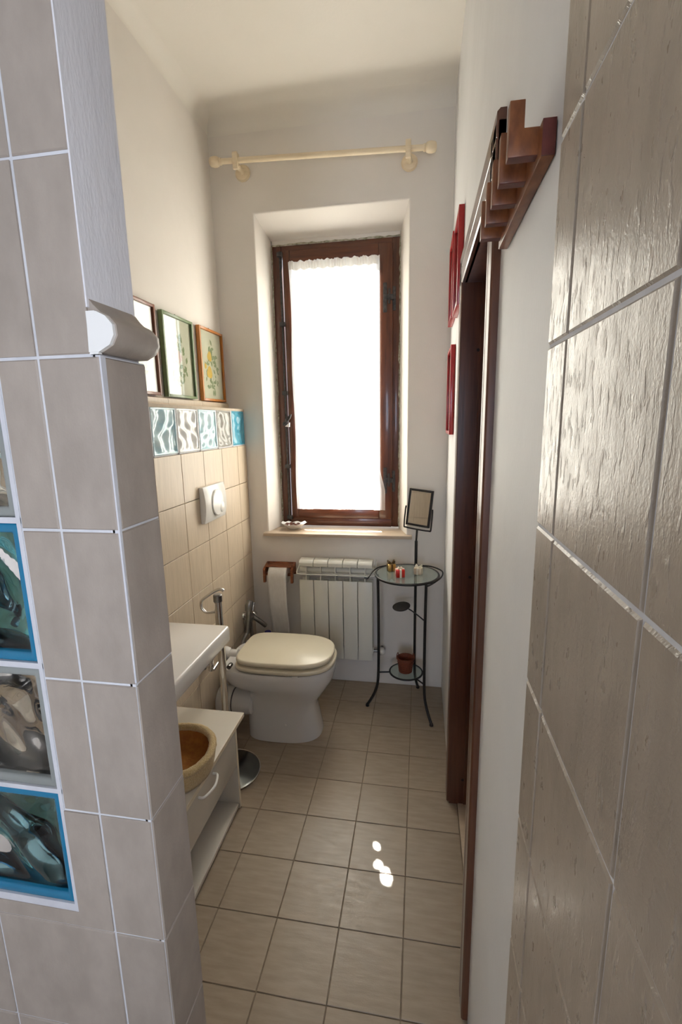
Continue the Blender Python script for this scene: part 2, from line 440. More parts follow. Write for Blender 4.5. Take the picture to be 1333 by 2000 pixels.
# ------------------------------------------------------------------ structure
floor = struct(box('floor', -1.3, 0.45, YB-.1, YW+.25, -.12, -.0022, grout_floor))
FX, FY, FS = -0.6564, 2.0431, 0.2085
for i in range(-2, 5):
    for j in range(-4, 22):
        x0, x1 = FX+i*FS, FX+(i+1)*FS
        y1, y0 = FY-j*FS, FY-(j+1)*FS
        x0 = max(x0, XL); x1 = min(x1, .30); y1 = min(y1, YW); y0 = max(y0, YB)
        if x1-x0 < .01 or y1-y0 < .01: continue
        if x0 > .16 and not (y1 > 1.0 and y0 < 1.75): continue
        if x0 > .16: y0, y1 = max(y0, 1.10), min(y1, 1.77)
        if y1-y0 < .01: continue
        tile(floor, tile_floor, (0, 0, 0), (1, 0, 0), (0, 1, 0), (0, 0, 1), x0, x1, y0, y1, th=.006, gap=.0018, ch=.001)

ceil_o = struct(box('ceiling', -1.4, .45, YB-.2, YW+.3, ZC, ZC+.15, plaster_ceiling))
cv = []
nseg = 6
for i in range(nseg+1):      # soft cove where the ceiling comes down to the window wall
    t = i/nseg
    cv.append((YW-.075*(1-t), ZC-.06*(1-(1-t)**1.3)*1.0))
def cove_prof(c, d, r, h):
    return [(c-d*.01, ZC+.01)]+[(c+d*r*(1-math.sin(a*PI/20)), ZC-h*(1-math.cos(a*PI/20))) for a in range(11)]+[(c-d*.01, ZC-h)]
def cove(c, d, r, h, axis, a0, a1, mt):
    o = prism('cove', [(p[0], p[1]) for p in cove_prof(c, d, r, h)], axis, a0, a1, mt, ceil_o); smooth_by_angle(o, .5)
cove(YW, -1, .085, .07, 'x', XLU-.02, XR+.02, plaster_ceiling)
cove(XLU, 1, .06, .06, 'y', YB, YW, plaster_ceiling)

OZ1_ = 2.635
# window wall with splayed opening
def wall_back():
    x0, x1, z0, z1 = -.914, -.072, .95, 2.742      # opening at the room face
    a0, a1, b0, b1 = -.882, -.124, .962, 2.665     # at the frame
    X0, X1, T = XLU-.25, XR+.3, YW+.34
    V = [(X0, YW, -.1), (X1, YW, -.1), (X1, YW, ZC+.1), (X0, YW, ZC+.1),
         (x0, YW, z0), (x1, YW, z0), (x1, YW, z1), (x0, YW, z1),
         (a0, YF+.0, b0), (a1, YF, b0), (a1, YF, b1), (a0, YF, b1),
         (a0, T, b0), (a1, T, b0), (a1, T, b1), (a0, T, b1),
         (X0, T, -.1), (X1, T, -.1), (X1, T, ZC+.1), (X0, T, ZC+.1)]
    F_ = []
    for i in range(4):
        j = (i+1) % 4
        F_ += [(i, j, j+4, i+4), (i+4, j+4, j+8, i+8), (i+8, j+8, j+12, i+12), (i+12, j+12, j+16, i+16), (i+16, j+16, j, i)]
    o = link('wall_back', V, F_, plaster)
    fix(o)
    # soften the plaster arrises of the opening
    bm = bmesh.new(); bm.from_mesh(o.data)
    es = [e for e in bm.edges if all(abs(v.co.y-YW) < 1e-4 and X0+.05 < v.co.x < X1-.05 and .5 < v.co.z < 3 for v in e.verts)]
    bmesh.ops.bevel(bm, geom=es, offset=.009, segments=3, profile=.5, affect='EDGES')
    bm.to_mesh(o.data); bm.free(); smooth_by_angle(o, .5)
    return o
wb = struct(wall_back())
boxes('plaster_strip', [(-.90, -.11, YF+.004, YF+.06, OZ1_, 2.68), (-.90, -.877, YF+.004, YF+.06, .95, 2.68), (-.127, -.11, YF+.004, YF+.06, .95, 2.68)], plaster, wb)
sill = struct(box('trim_1', -.938, -.040, 2.642, YF+.03, .944, .963, stone, bevel=.002))

# left wall: plaster face set back above, tiled wainscot box below with a row of glass blocks
wl = struct(boxes('wall_left', [(XLU-.12, XLU, YB, YW+.01, -.1, ZC+.05)], plaster))
wain = boxes('wainscot', [(XLU, XL-.0085, PY1-.0, YW, -.05, 1.494), (XLU, XL-.062, PY1, YW, 1.494, 1.700),
                          (XLU, XL-.0015, PY1, YW, 1.690, 1.703)], grout_beige, wl)
LY = [2.54, 2.325, 2.11, 1.895, 1.68, 1.465, 1.25, 1.035, .82, .6]
LZ = [1.494, 1.275, 1.0525, .833, .613, .393, .173, 0.0]
ys = [YW]+LY
for a in range(len(ys)-1):
    for b in range(len(LZ)-1):
        tile(wl, tile_beige, (XL, 0, 0), (0, 1, 0), (0, 0, 1), (1, 0, 0), ys[a+1], ys[a], LZ[b+1], LZ[b], th=.008, gap=.0016)

def wavy_pane(cx, cz, sx, sz, depth, seed, n=22, amp=.006, fq=1.0):
    """wavy grid, returns verts (u, w, d) relative coordinates"""
    rnd = random.Random(seed); ph = [rnd.uniform(0, 6.28) for _ in range(6)]; tl = rnd.uniform(.5, 1.1)*rnd.choice((-1, 1))
    V, F_ = [], []
    for i in range(n+1):
        for j in range(n+1):
            u, v_ = (i/n-.5), (j/n-.5)
            e = min(1, (0.5-max(abs(u), abs(v_)))/.06)
            q = u+tl*v_*.5+.10*math.sin(7*v_+ph[0])
            d = math.sin(15*fq*q+ph[1])+.6*math.sin(9*fq*(u-.6*tl*v_)+ph[2]+2*fq*math.sin(5*v_+ph[3]))+.35*math.sin(23*fq*fq*v_+5*u+ph[4])
            V.append((cx+u*sx, cz+v_*sz, depth+amp*d*.5*e))
    for i in range(n):
        for j in range(n):
            a = i*(n+1)+j; F_.append((a, a+n+1, a+n+2, a+1))
    return V, F_

def block_rim(name, to, c0, c1, d0, d1, w0, w1, rim, material, parent):
    """square ring frame in (u,w) with depth; to maps (u,w,d) to world"""
    outer = [(c0, w0), (c1, w0), (c1, w1), (c0, w1)]
    inner = [(c0+rim, w0+rim), (c1-rim, w0+rim), (c1-rim, w1-rim), (c0+rim, w1-rim)]
    V = []
    for d in (d0, d1):
        V += [to(u, w_, d) for u, w_ in outer]+[to(u, w_, d-(.0 if d == d0 else 0)) for u, w_ in inner]
    F_ = []
    for i in range(4):
        j = (i+1) % 4
        F_ += [(i, j, j+4, i+4), (i+8, i+12, j+12, j+8), (i, i+8, j+8, j), (i+4, j+4, j+12, i+12)]
    o = link(name, V, F_, material, parent); fix(o, .005, 3); smooth_by_angle(o, .7)
    return o

# glass blocks let into the left wainscot
LB = [2.676, 2.487, 2.291, 2.089, 1.885, 1.688, 1.49, 1.29, 1.09, .89, .69]
kinds = [(w_deep, w_deep), (w_grey, w_grey), (w_blue, w_blue), (w_clear, w_clear), (w_blue, w_blue), (w_clear, w_clear)]
for i in range(len(LB)-1):
    y1_, y0_ = LB[i], LB[i+1]
    fm, rm = kinds[i % 6] if i < 6 else kinds[2+i % 4]
    to = lambda u, w_, d: (XL-.002+d, u, w_)
    b = block_rim('glass_block', to, y0_+.004, y1_-.004, -.055, .0, 1.4985, 1.6905, .009, rm, wl)
    V, F_ = wavy_pane((y0_+y1_)/2, 1.595, (y1_-y0_)-.024, .176, -.005, 40+i, 26, .008)
    link('wavy_face', [to(u, w_, d) for u, w_, d in V], F_, fm, b, smooth=True)
boxes('mortar', [(XL-.05, XL-.004, LB[i]-.006, LB[i]+.006, 1.494, 1.70) for i in range(1, len(LB))]+[(XL-.05, XL-.004, .57, YW-.001, 1.494, 1.4995)], mortar_block, wl)
mprof = [(XLU, 1.702), (XLU+.030, 1.702), (XLU+.030, 1.708), (XLU+.024, 1.716), (XLU+.026, 1.728), (XLU+.022, 1.738), (XLU+.010, 1.743), (XLU, 1.743)]
for a, b_ in ((2.678, 2.34), (2.338, 2.0), (1.998, 1.66), (1.658, 1.32), (1.318, .98), (.978, .64)):
    prism('moulding', mprof, 'y', b_, a, tile_beige, wl, smooth=True)

# right wall with door opening
DY0, DY1, DZ = 1.095, 1.780, 2.088
wr = struct(boxes('wall_right', [(XR, .42, YB-.1, -.5014, -.1, ZC+.05), (XR, .42, .0986, DY0, -.1, ZC+.05), (XR, .42, -.5014, .0986, -.1, 1.096), (XR, .42, -.5014, .0986, 2.096, ZC+.05), (XR, .42, DY1, YW+.1, -.1, ZC+.05), (XR, .42, DY0, DY1, DZ, ZC+.05)], plaster_right))
RX = .137
boxes('grout_bed', [(RX+.0022, XR+.001, YB, -.5014, 0, ZC), (RX+.0022, XR+.001, .0986, .5685, 0, ZC), (RX+.0022, XR+.001, -.5014, .0986, 0, 1.096), (RX+.0022, XR+.001, -.5014, .0986, 2.096, ZC)], grout, wr)
RY = [.5700, .4986, .2986, .0986, -.1014, -.3014, -.5014, -.7014, -.9014, -1.1014, -1.3014, -1.5014, -1.7014, -1.9014, -2.1014, -2.3014]
zz = [ZR+.2*k for k in range(-9, 8)]
for a in range(len(RY)-1):
    for b in range(len(zz)-1):
        z0, z1 = max(0, zz[b]), min(zz[b+1], ZC)
        if -.51 < RY[a+1] and RY[a] < .10 and z0 > 1.09 and z1 < 2.1: continue      # unseen opening added for the side fill light
        tile(wr, tile_grey, (RX, 0, 0), (0, 1, 0), (0, 0, 1), (-1, 0, 0), RY[a+1], RY[a], z0, z1, th=.009, gap=.0018, ch=.0022)

# partition with glass blocks
wp = struct(boxes('wall_partition', [(XLU, PX-.009, PY0+.009, PY1, 0, .922), (XLU, PX-.009, PY0+.009, PY1, 1.892, ZC),
                                     (-.482, PX-.009, PY0+.009, PY1, .922, 1.892), (XLU, -.688, PY0+.009, PY1, .922, 1.892)], plaster_pier))
box('grout_bed', XLU, PX-.0025, PY0+.0022, PY0+.0095, 0, .922, grout, wp)
boxes('grout_bed', [(XLU, PX-.0115, PY0+.0022, PY0+.0095, 1.892, ZC), (-.482, PX-.0025, PY0+.0022, PY0+.0095, .922, ZR), (-.482, PX-.0115, PY0+.0022, PY0+.0095, ZR, 1.892),
                    (XLU, -.688, PY0+.0022, PY0+.0095, .922, 1.892), (PX-.0095, PX-.0022, PY0+.0022, PY1, 0, ZR)], grout, wp)
box('plaster_skim', PX-.0105, PX-.0085, PY0+.0008, PY1, ZR+.05, ZC, plaster_pier, wp)
box('grout_bed', PX-.006, PX-.0014, PY0+.0014, PY0+.006, 0, ZR, grout, wp)
PXU = [PX, -.4273, -.6247, -.8247, -1.0247, XLU]
HX0, HX1, HZ0, HZ1 = -.688, -.482, .922, 1.892
for a in range(len(PXU)-1):
    for b in range(len(zz)-1):
        x0, x1 = PXU[a+1], PXU[a]; z0, z1 = max(0, zz[b]), min(zz[b+1], ZC)
        if z0 >= ZR-.01 and a == 0: x1 = PX-.0088         # above the moulding the tiles stop at the plaster arris
        rects = [(x0, x1, z0, z1)]
        if x0 < HX1 and x1 > HX0 and z0 < HZ1 and z1 > HZ0:
            rects = []
            if x1 > HX1: rects.append((HX1, x1, z0, z1))
            if x0 < HX0: rects.append((x0, HX0, z0, z1))
            m0, m1 = max(x0, HX0), min(x1, HX1)
            if z0 < HZ0: rects.append((m0, m1, z0, HZ0))
            if z1 > HZ1: rects.append((m0, m1, HZ1, z1))
            if len(rects) > 1:           # a tile cut round the corner of the opening: one mesh
                g = .0018; bs = []
                for (p, q, r_, s) in rects:
                    bs.append((max(p, x0+g), min(q, x1-g), PY0, PY0+.009, max(r_, z0+g), min(s, z1-g)))
                boxes('tile', bs, tile_front, wp); continue
        for (p, q, r_, s) in rects:
            tile(wp, tile_front, (0, PY0, 0), (1, 0, 0), (0, 0, 1), (0, -1, 0), p, q, r_, s, th=.009, gap=.0018, ch=.0014)
for b in range(len(zz)-1):
    z0, z1 = max(0, zz[b]), min(zz[b+1], ZR)
    if z1-z0 < .02: continue
    g = .0045 if z1 > 1.55 else (.002 if z1 > 1.3 else .0)
    tile(wp, tile_front, (PX, 0, 0), (0, 1, 0), (0, 0, 1), (1, 0, 0), PY0+.001+g, PY1+.001, z0, z1, th=.009, gap=.0014, ch=.0016)
# wide white caulk line along the arris of the upper tiles, tapering downwards
cz = [(1.696, .0085), (1.60, .0070), (1.50, .0045), (1.40, .0022), (1.30, .0008)]
V, F_ = [], []
for z, wd in cz:
    V += [(PX-.006, PY0+.0012, z), (PX+.0002, PY0+.0012, z), (PX+.0002, PY0+.0012+wd, z), (PX-.006, PY0+.0012+wd, z)]
for i in range(len(cz)-1):
    for k in range(4): F_.append((i*4+k, i*4+(k+1) % 4, i*4+4+(k+1) % 4, i*4+4+k))
link('caulk', V, F_, mortar_block, wp)
# torus moulding closing the tiled dado on the end face
tp = [(PX-.012, 1.699), (PX+.002, 1.699), (PX+.016, 1.706), (PX+.022, 1.716), (PX+.0215, 1.727), (PX+.014, 1.736), (PX+.004, 1.741), (PX-.004, 1.749), (PX-.010, 1.757), (PX-.012, 1.757)]
V, F_ = [], []
yy = [(PY0+.004, 1.0), (PY1-.006, 1.0), (PY1+.004, .93), (PY1+.010, .8), (PY1+.013, .6)]
n = len(tp)
for y_, s in yy:
    for (x_, z_) in tp: V.append((PX-.012+(x_-PX+.012)*s, y_, 1.72+(z_-1.72)*(s if s < 1 else 1)))
for i in range(len(yy)-1):
    for k in range(n): F_.append((i*n+k, i*n+(k+1) % n, (i+1)*n+(k+1) % n, (i+1)*n+k))
F_ += [tuple(range(n))[::-1], tuple((len(yy)-1)*n+k for k in range(n))]
mo = link('moulding', V, F_, tile_front, wp); fix(mo); smooth_by_angle(mo, .7)
prism('end_cap', [(x_-.002 if x_ > PX else x_, z_) for x_, z_ in tp[:-3]]+[(PX-.010, 1.741)], 'y', PY0-.0005, PY0+.0045, plastic, wp)
box('corner_patch', PX-.012, PX-.001, PY0+.0006, PY0+.006, 1.697, 1.742, plastic, wp)

zb0 = 1.3145
blk_rows = [(.9345, 1.1205, 'b'), (1.1275, 1.3085, 'c'), (1.3165, 1.5035, 'b'), (1.511, 1.697, 'c'), (1.7045, 1.889, 'b')]
for k, (z0, z1, kd) in enumerate(blk_rows):
    to = lambda u, w_, d: (u, PY0+.002+d, w_)
    b = block_rim('glass_block', to, -.682, -.486, .0, .082, z0, z1, .013, blue_rim if kd == 'b' else clear_rim, wp)
    fm = blue_face if kd == 'b' else clear_face
    for (dd, sd) in ((.009, 3+k), (.072, 13+k)):
        V, F_ = wavy_pane(-.584, (z0+z1)/2, .172, z1-z0-.024, dd, sd, 24, .011, .62)
        V2, F2 = wavy_pane(-.584, (z0+z1)/2, .172, z1-z0-.024, dd+.008, sd+50, 24, .002)
        kk = len(V)
        Vall = [to(*v) for v in V]+[to(*v) for v in V2]
        nn = 24
        F_ = F_+[tuple(i+kk for i in reversed(q)) for q in F2]
        for i in range(nn):
            for (a_, b_) in ((i*(nn+1), (i+1)*(nn+1)), (i*(nn+1)+nn, (i+1)*(nn+1)+nn), (i, i+1), (nn*(nn+1)+i, nn*(nn+1)+i+1)):
                F_.append((a_, b_, b_+kk, a_+kk))
        f_ = link('wavy_face', Vall, F_, fm, b, smooth=True); fix(f_); smooth_by_angle(f_, 1.2)
edges_ = [.922, .9345, 1.1205, 1.1275, 1.3085, 1.3165, 1.5035, 1.511, 1.697, 1.7045, 1.889, 1.892]
boxes('mortar', [(-.688, -.482, PY0+.0012, PY1-.004, edges_[i], edges_[i+1]) for i in range(0, 12, 2)] +
      [(-.488, -.482, PY0+.001, PY1-.004, .922, 1.892), (-.688, -.680, PY0+.001, PY1-.004, .922, 1.892)], mortar_block, wp)

# rear wall of the anteroom behind the camera
wrear = struct(boxes('wall_rear', [(-1.2, -.40, YB-.12, YB, 0, ZC), (.17, .42, YB-.12, YB, 0, ZC), (-.40, .17, YB-.12, YB, 0, .88), (-.40, .17, YB-.12, YB, 2.02, ZC)], plaster_right))  # its opening is assumed, cut to let the rear fill light in

# ------------------------------------------------------------------ door
door = struct(empty('door_1', (0, 0, 0), None, None, kind='structure'))
CX = .1325
def casing_prof(flip):      # cross-section: x out of the wall, y across the board
    return None
def casing_v(y0, y1, z0, z1, name='casing'):
    s = 1 if y1 > y0 else -1     # y0 outer edge, y1 inner edge
    pr_ = [(XR+.002, y0), (CX+.004, y0), (CX, y0+s*.004), (CX, y0+s*.045), (CX+.003, y0+s*.047), (CX+.003, y0+s*.050), (CX, y0+s*.052), (CX, y1-s*.004), (CX+.003, y1), (XR+.002, y1)]
    return prism(name, pr_, 'z', z0, z1, wood_door, door, smooth=True)
casing_v(1.025, DY0+.004, 0.004, DZ+.078)
casing_v(1.853, DY1-.004, .012, DZ+.078)
pr_ = [(XR+.002, DZ+.098), (CX+.006, DZ+.098), (CX, DZ+.092), (CX, DZ+.050), (CX+.003, DZ+.048), (CX+.003, DZ+.045), (CX, DZ+.043), (CX, DZ+.0), (CX+.003, DZ-.004), (XR+.002, DZ-.004)]
prism('casing', pr_, 'y', 1.025, 1.853, wood_door, door, smooth=True)
JX = .315
prism('jamb', [(XR-.006, DY1+.002), (XR-.006, DY1-.002), (XR+.052, DY1-.002), (XR+.054, DY1-.006), (JX, DY1-.006), (JX, DY1+.002)], 'z', 0, DZ, wood_door, door)
boxes('jamb', [(XR-.006, JX, DY0-.002, DY0+.004, 0, DZ)], wood_door, door, bevel=.001)
boxes('jamb_head', [(XR-.006, JX, DY0, DY1, DZ-.004, DZ+.003)], wood_door, door, bevel=.001)
for z in (.12, 1.02, 1.86):
    lathe('screw_hole', [(.0, 0), (.0055, 0), (.0055, -.002), (0, -.002)][0:4], (.197, DY1-.0015, z), 'y', blk, door, seg=12)
def door_leaf():
    x0, x1 = .262, .302
    y0, y1, z1 = DY0+.006, DY1-.008, DZ-.006
    o = boxes('door_leaf', [(x0, x1, y0, y0+.11, .008, z1), (x0, x1, y1-.11, y1, .008, z1), (x0, x1, y0+.11, y1-.11, .008, .2),
                            (x0, x1, y0+.11, y1-.11, .93, 1.07), (x0, x1, y0+.11, y1-.11, z1-.12, z1),
                            (x0+.012, x1-.012, y0+.1, y1-.1, .19, .94), (x0+.012, x1-.012, y0+.1, y1-.1, 1.06, z1-.11)], wood_door, door)
    tube('door_handle', [(x0, 1.17, 1.02), (x0-.045, 1.17, 1.02), (x0-.05, 1.18, 1.02), (x0-.05, 1.28, 1.018)], .008, chrome_dull, o, k=3)
door_leaf()
box('threshold', XR+.03, .33, DY0, DY1, -.01, .004, stone, door, bevel=.001)

# ------------------------------------------------------------------ window
win = empty('window_1', (0, 0, 0), None, None, kind='structure')
FA, FB = YF, YF+.06
OX0, OX1, OZ0, OZ1 = -.876, -.128, .966, 2.636
fw_ = .052
def rail(name, x0, x1, y0, y1, z0, z1, mt, parent, bv=.004): return box(name, x0, x1, y0, y1, z0, z1, mt, parent, bevel=bv)
wf = rail('frame', OX0, OX0+.055, FA, FB, OZ0, OZ1, wood_dark, win)
rail('frame', OX1-.044, OX1, FA, FB, OZ0, OZ1, wood_dark, win)
rail('frame', OX0+.054, OX1-.043, FA+.002, FB, OZ1-.052, OZ1, wood_dark_h, win)
rail('frame', OX0+.054, OX1-.043, FA-.006, FB, OZ0, OZ0+.052, wood_dark_h, win)
sash = bpy.data.objects.new('sash', None); C.objects.link(sash); sash.parent = win
SY0, SY1 = FA-.012, FA+.045
rail('sash_stile', -.812, -.769, SY0, SY1, OZ0+.050, OZ1-.030, wood_dark, sash, .005)
rail('sash_stile', -.248, -.168, SY0, SY1, OZ0+.050, OZ1-.030, wood_dark, sash, .005)
rail('sash_rail', -.769, -.248, SY0+.001, SY1, 2.532, OZ1-.030, wood_dark_h, sash, .005)
rail('sash_rail', -.769, -.248, SY0+.001, SY1, OZ0+.050, 1.078, wood_dark_h, sash, .005)
box('window_pane', -.772, -.244, FA+.02, FA+.024, 1.07, 2.54, pane_glass, sash)
# lock rod with its lever, hinges
tube('lock_rod', [(-.827, FA-.020, 1.0), (-.823, FA-.020, 2.60)], .0065, iron_grey, win)
for z in (1.02, 1.35, 1.8, 2.2, 2.585):
    box('rod_guide', -.842, -.808, FA-.027, FA, z-.012, z+.012, iron_grey, win, bevel=.003)
prism('lock_lever', [(-.835, 1.600), (-.79, 1.648), (-.783, 1.672), (-.795, 1.668), (-.815, 1.648), (-.842, 1.615)], 'y', FA-.05, FA-.028, iron_grey, win, bevel=.003)
prism('lever_tip', [(-.826, 1.598), (-.797, 1.594), (-.795, 1.622)], 'y', FA-.052, FA-.034, plastic, win, bevel=.002)
for z in (2.32, 1.265):
    h = box('hinge', -.222, -.200, SY0-.006, SY0+.002, z-.085, z+.075, iron_grey, win, bevel=.003)
    box('hinge_plate', -.168, -.150, FA-.008, FA+.002, z-.075, z+.055, iron_grey, h, bevel=.003)
    box('hinge_arm', -.205, -.160, SY0-.009, SY0+.004, z-.018, z+.012, iron_grey, h, bevel=.003)
    tube('hinge_pin', [(-.186, SY0-.01, z-.04), (-.186, SY0-.01, z+.04)], .006, iron_grey, h)
# broken plaster bead round the frame
def ragged(P0, P1, n, seed):
    rr = random.Random(seed); out = []
    for i in range(n+1):
        t = i/n
        out.append(Vector(P0).lerp(Vector(P1), t)+Vector((rr.uniform(-.0025, .0025), rr.uniform(-.002, .002), rr.uniform(-.0025, .0025))))
    return out
lst = []
for (a, b_, n_, s_) in (((OX0-.002, FA-.002, OZ0), (OX0-.002, FA-.002, OZ1), 60, 1), ((OX1+.002, FA-.002, OZ0), (OX1+.002, FA-.002, OZ1), 60, 2),
                        ((OX0, FA-.002, OZ1+.003), (OX1, FA-.002, OZ1+.003), 34, 3)):
    P = ragged(a, b_, n_, s_); rr = random.Random(s_+9)
    lst.append((P, [rr.uniform(.002, .0065) for _ in P]))
tubes('plaster_bead', lst, mat('old_plaster', (.50, .48, .38), .9, col2=(.22, .20, .13), cscale=(60, 60, 60)), win, seg=6)

# curtain: gathered net stretched on the sash
def curtain():
    nx, nz = 72, 156
    z0, z1 = 1.092, 2.535
    holes = []  # holes added so the sun throws small spots on the floor
    ycur = SY0-.006
    for (fx_, fy_, rx_, rz_) in ((-.100, 1.415, .013, .030), (-.130, 1.455, .010, .012), (-.146, 1.533, .009, .009)):
        dy = ycur-fy_
        holes.append((fx_-.2*dy, 1.1*dy, rx_, rz_))
    V, F_ = [], []
    for j in range(nz+1):
        t = j/nz; z = z0+(z1-z0)*t
        xl = -.770+.004*math.sin(9*z)
        xr = -.2395
        b = max(0, min(1, (1.34-z)/.16)); b = b*b*(3-2*b)
        xr += .031*b
        gather = .0022+.0035*max(0, (t-.955)/.045)+.0012*(1-t)
        for i in range(nx+1):
            s = i/nx; x = xl+(xr-xl)*s
            y = ycur-.004-gather*(1+math.sin(s*95+2.2*math.sin(7*s+2*t)))-.010*b*s**4
            zz_ = z
            if j == nz: zz_ += .004*math.sin(s*70)+.002*math.sin(s*173)
            if j == 0: zz_ += -.014+(.018*math.sin(PI*(s-.18)/.24) if .18 < s < .42 else 0)+(.018*math.sin(PI*(s-.55)/.33) if .55 < s < .88 else 0)
            V.append((x, y, zz_))
    for j in range(nz):
        for i in range(nx):
            a = j*(nx+1)+i
            c = [sum(V[q][k] for q in (a, a+1, a+nx+1, a+nx+2))/4 for k in range(3)]
            if any(((c[0]-h[0])/h[2])**2+((c[2]-h[1])/h[3])**2 < 1 for h in holes): continue
            F_.append((a, a+1, a+nx+2, a+nx+1))
    o = link('curtain', V, F_, curtain_m, smooth=True)
    o['label'] = 'white gathered net curtain stretched over the bright window pane'; o['category'] = 'curtain'
    # ruffled heading
    V, F_ = [], []
    for j in range(5):
        t = j/4
        for i in range(241):
            s = i/240; x = -.768+(.768-.250)*s
            z = 2.492+.046*t+(.004*math.sin(s*61) if j in (0, 4) else 0)
            y = ycur-.012-.005*math.sin(s*150+3*math.sin(s*23))-.004*math.sin(PI*t)
            V.append((x, y, z))
    for j in range(4):
        for i in range(240):
            a = j*241+i; F_.append((a, a+1, a+242, a+241))
    link('ruffle', V, F_, curtain_m, o, smooth=True)
curtain()

# ------------------------------------------------------------------ curtain rod
rod = empty('curtain_rod', (0, 0, 0), 'cream wooden curtain rod on two brackets above the window', 'curtain rod')
RA, RB = Vector((-1.045, 2.592, 2.964)), Vector((-.005, 2.592, 2.922))
tube('pole', [RA, RB], .0135, wood_cream, rod, seg=16)
ax = (RB-RA).normalized()
def along(P, prof):
    pts = [P+ax*h for r, h in prof]; return pts, [max(r, .0005) for r, h in prof]
for P, s in ((RA, -1), (RB, 1)):
    pts, rs = along(P, [(r, s*h) for r, h in ((.0135, 0), (.017, .001), (.017, .008), (.014, .010), (.0205, .014), (.0245, .024), (.0255, .040), (.0225, .056), (.017, .062), (.006, .064))])
    V, Fc = tubegeo(pts, rs, 20); o = link('finial', V, Fc, wood_cream, rod, smooth=True); fix(o); smooth_by_angle(o, .8)
for x in (-.965, -.078):
    z = RA.z+(RB.z-RA.z)*(x-RA.x)/(RB.x-RA.x)
    br = lathe('bracket', [(0, 0), (.040, 0), (.042, -.006), (.036, -.016), (.016, -.022), (.012, -.04), (.012, -.088), (0, -.088)], (x+.004, YW, z-.022), 'y', wood_cream, rod, seg=24)
    prism('rod_ring', [(2.575, z-.045), (2.588, z-.045), (2.612, z-.03), (2.612, z+.024), (2.604, z+.034), (2.574, z+.034), (2.570, z+.026)], 'x', x-.013, x+.013, wood_cream, rod, bevel=.002)

# ------------------------------------------------------------------ pictures on the left wall
def sprig(cx, cz, blooms, leaves, col, x, seed, parent, spread=.06, tall=.13):
    rr = random.Random(seed)
    V, F_, fm = [], [], []
    mats_ = [col, ink_pink]
    def disc(y, z, r, mi, dx, n=10, sq=1.0):
        k = len(V)
        for i in range(n):
            a = 2*PI*i/n; q = r*(1+.12*math.sin(3*a+seed+y*50))
            V.append((x+dx, y+q*math.cos(a)*sq, z+q*math.sin(a)))
        F_.append(tuple(range(k, k+n))); fm.append(mi)
    def leaf(y, z, a, L_, dx):
        k = len(V); ca, sa = math.cos(a), math.sin(a)
        for (t, w_) in ((0, 0), (.3, .22), (.6, .26), (1, 0), (.6, -.26), (.3, -.22)):
            V.append((x+dx, y+(t*ca-w_*sa)*L_, z+(t*sa+w_*ca)*L_))
        F_.append(tuple(range(k, k+6))); fm.append(0)
    for i in range(leaves):
        t = i/leaves
        z = cz+tall*(t-.5)*2*.95; y = cy_(cx, t, rr, spread)
        leaf(y, z, rr.uniform(0, 6.28), rr.uniform(.022, .042), .0002+i*1e-5)
    for i in range(leaves//4):        # stems
        y, z = cx+rr.uniform(-.5, .5)*spread, cz+rr.uniform(-.8, .8)*tall
        a = rr.uniform(.9, 2.2); k = len(V); L_ = rr.uniform(.04, .08)
        V.extend([(x+.0001, y, z), (x+.0001, y+.002, z), (x+.0001, y+.001+L_*math.cos(a), z+L_*math.sin(a))])
        F_.append((k, k+1, k+2)); fm.append(0)
    for (dy, dz, r) in blooms:
        disc(cx+dy, cz+dz, r, 1, .0010, 14); disc(cx+dy+.003, cz+dz-.002, r*.55, 1, .0014, 10)
    return V, F_, fm
def cy_(cx, t, rr, spread): return cx+rr.uniform(-1, 1)*spread*(.35+.65*math.sin(PI*min(1, t*1.1)))

def picture_left(y0, y1, z0, z1, fmat, label, blooms, bloom_m, seed, leafm):
    r = empty('framed_print', (XLU, (y0+y1)/2, z0), label, 'picture', 'botanical prints along the left ledge')
    r.matrix_world = Matrix.Translation((XLU, (y0+y1)/2, z0))
    lx0, lx1, b = .004, .026, .013
    h, hw = z1-z0, (y1-y0)/2
    # local coordinates, tilted a little: bottom stands out on the moulding
    fr = boxes('frame', [(lx0, lx1, -hw, -hw+b, 0, h), (lx0, lx1, hw-b, hw, 0, h), (lx0, lx1, -hw+b, hw-b, 0, b), (lx0, lx1, -hw+b, hw-b, h-b, h)], fmat, r, bevel=.002)
    box('print', lx0+.003, lx0+.009, -hw+b-.002, hw-b+.002, b-.002, h-b+.002, print_paper, r)
    V, F_, fm = sprig(0, h*.48, blooms, 58, leafm, lx0+.0092, seed, r, spread=hw*.52, tall=h*.33)
    link('flower_print', V, F_, leafm, r, mats=[bloom_m], fmat=fm)['kind'] = 'stuff'
    box('picture_glass', lx0+.0125, lx0+.0145, -hw+b, hw-b, b, h-b, pane_glass, r)
    lathe('hanging_ring', [(0, 0), (.004, 0), (.005, .004), (.004, .009), (0, .010)], (lx0+.004, 0, h-.001), 'z', iron_grey, r, seg=10)
    return r
pics = [picture_left(2.362, 2.650, 1.744, 2.122, frame_orange, 'orange-brown framed print of yellow roses, nearest the window wall', [(-.02, .055, .026), (-.03, -.03, .032), (-.075, .0, .014)], ink_yellow, 5, ink_green),
        picture_left(2.005, 2.290, 1.746, 2.118, frame_green, 'green framed flower print with a white glare, middle of three', [(.0, .01, .03), (-.03, -.05, .022)], ink_pink, 8, ink_green),
        picture_left(1.665, 1.952, 1.748, 2.124, frame_brown, 'reddish-brown framed flower print half hidden behind the plaster pier', [(.01, .03, .03), (-.04, -.03, .024), (.04, .09, .016)], ink_blue, 12, ink_green)]

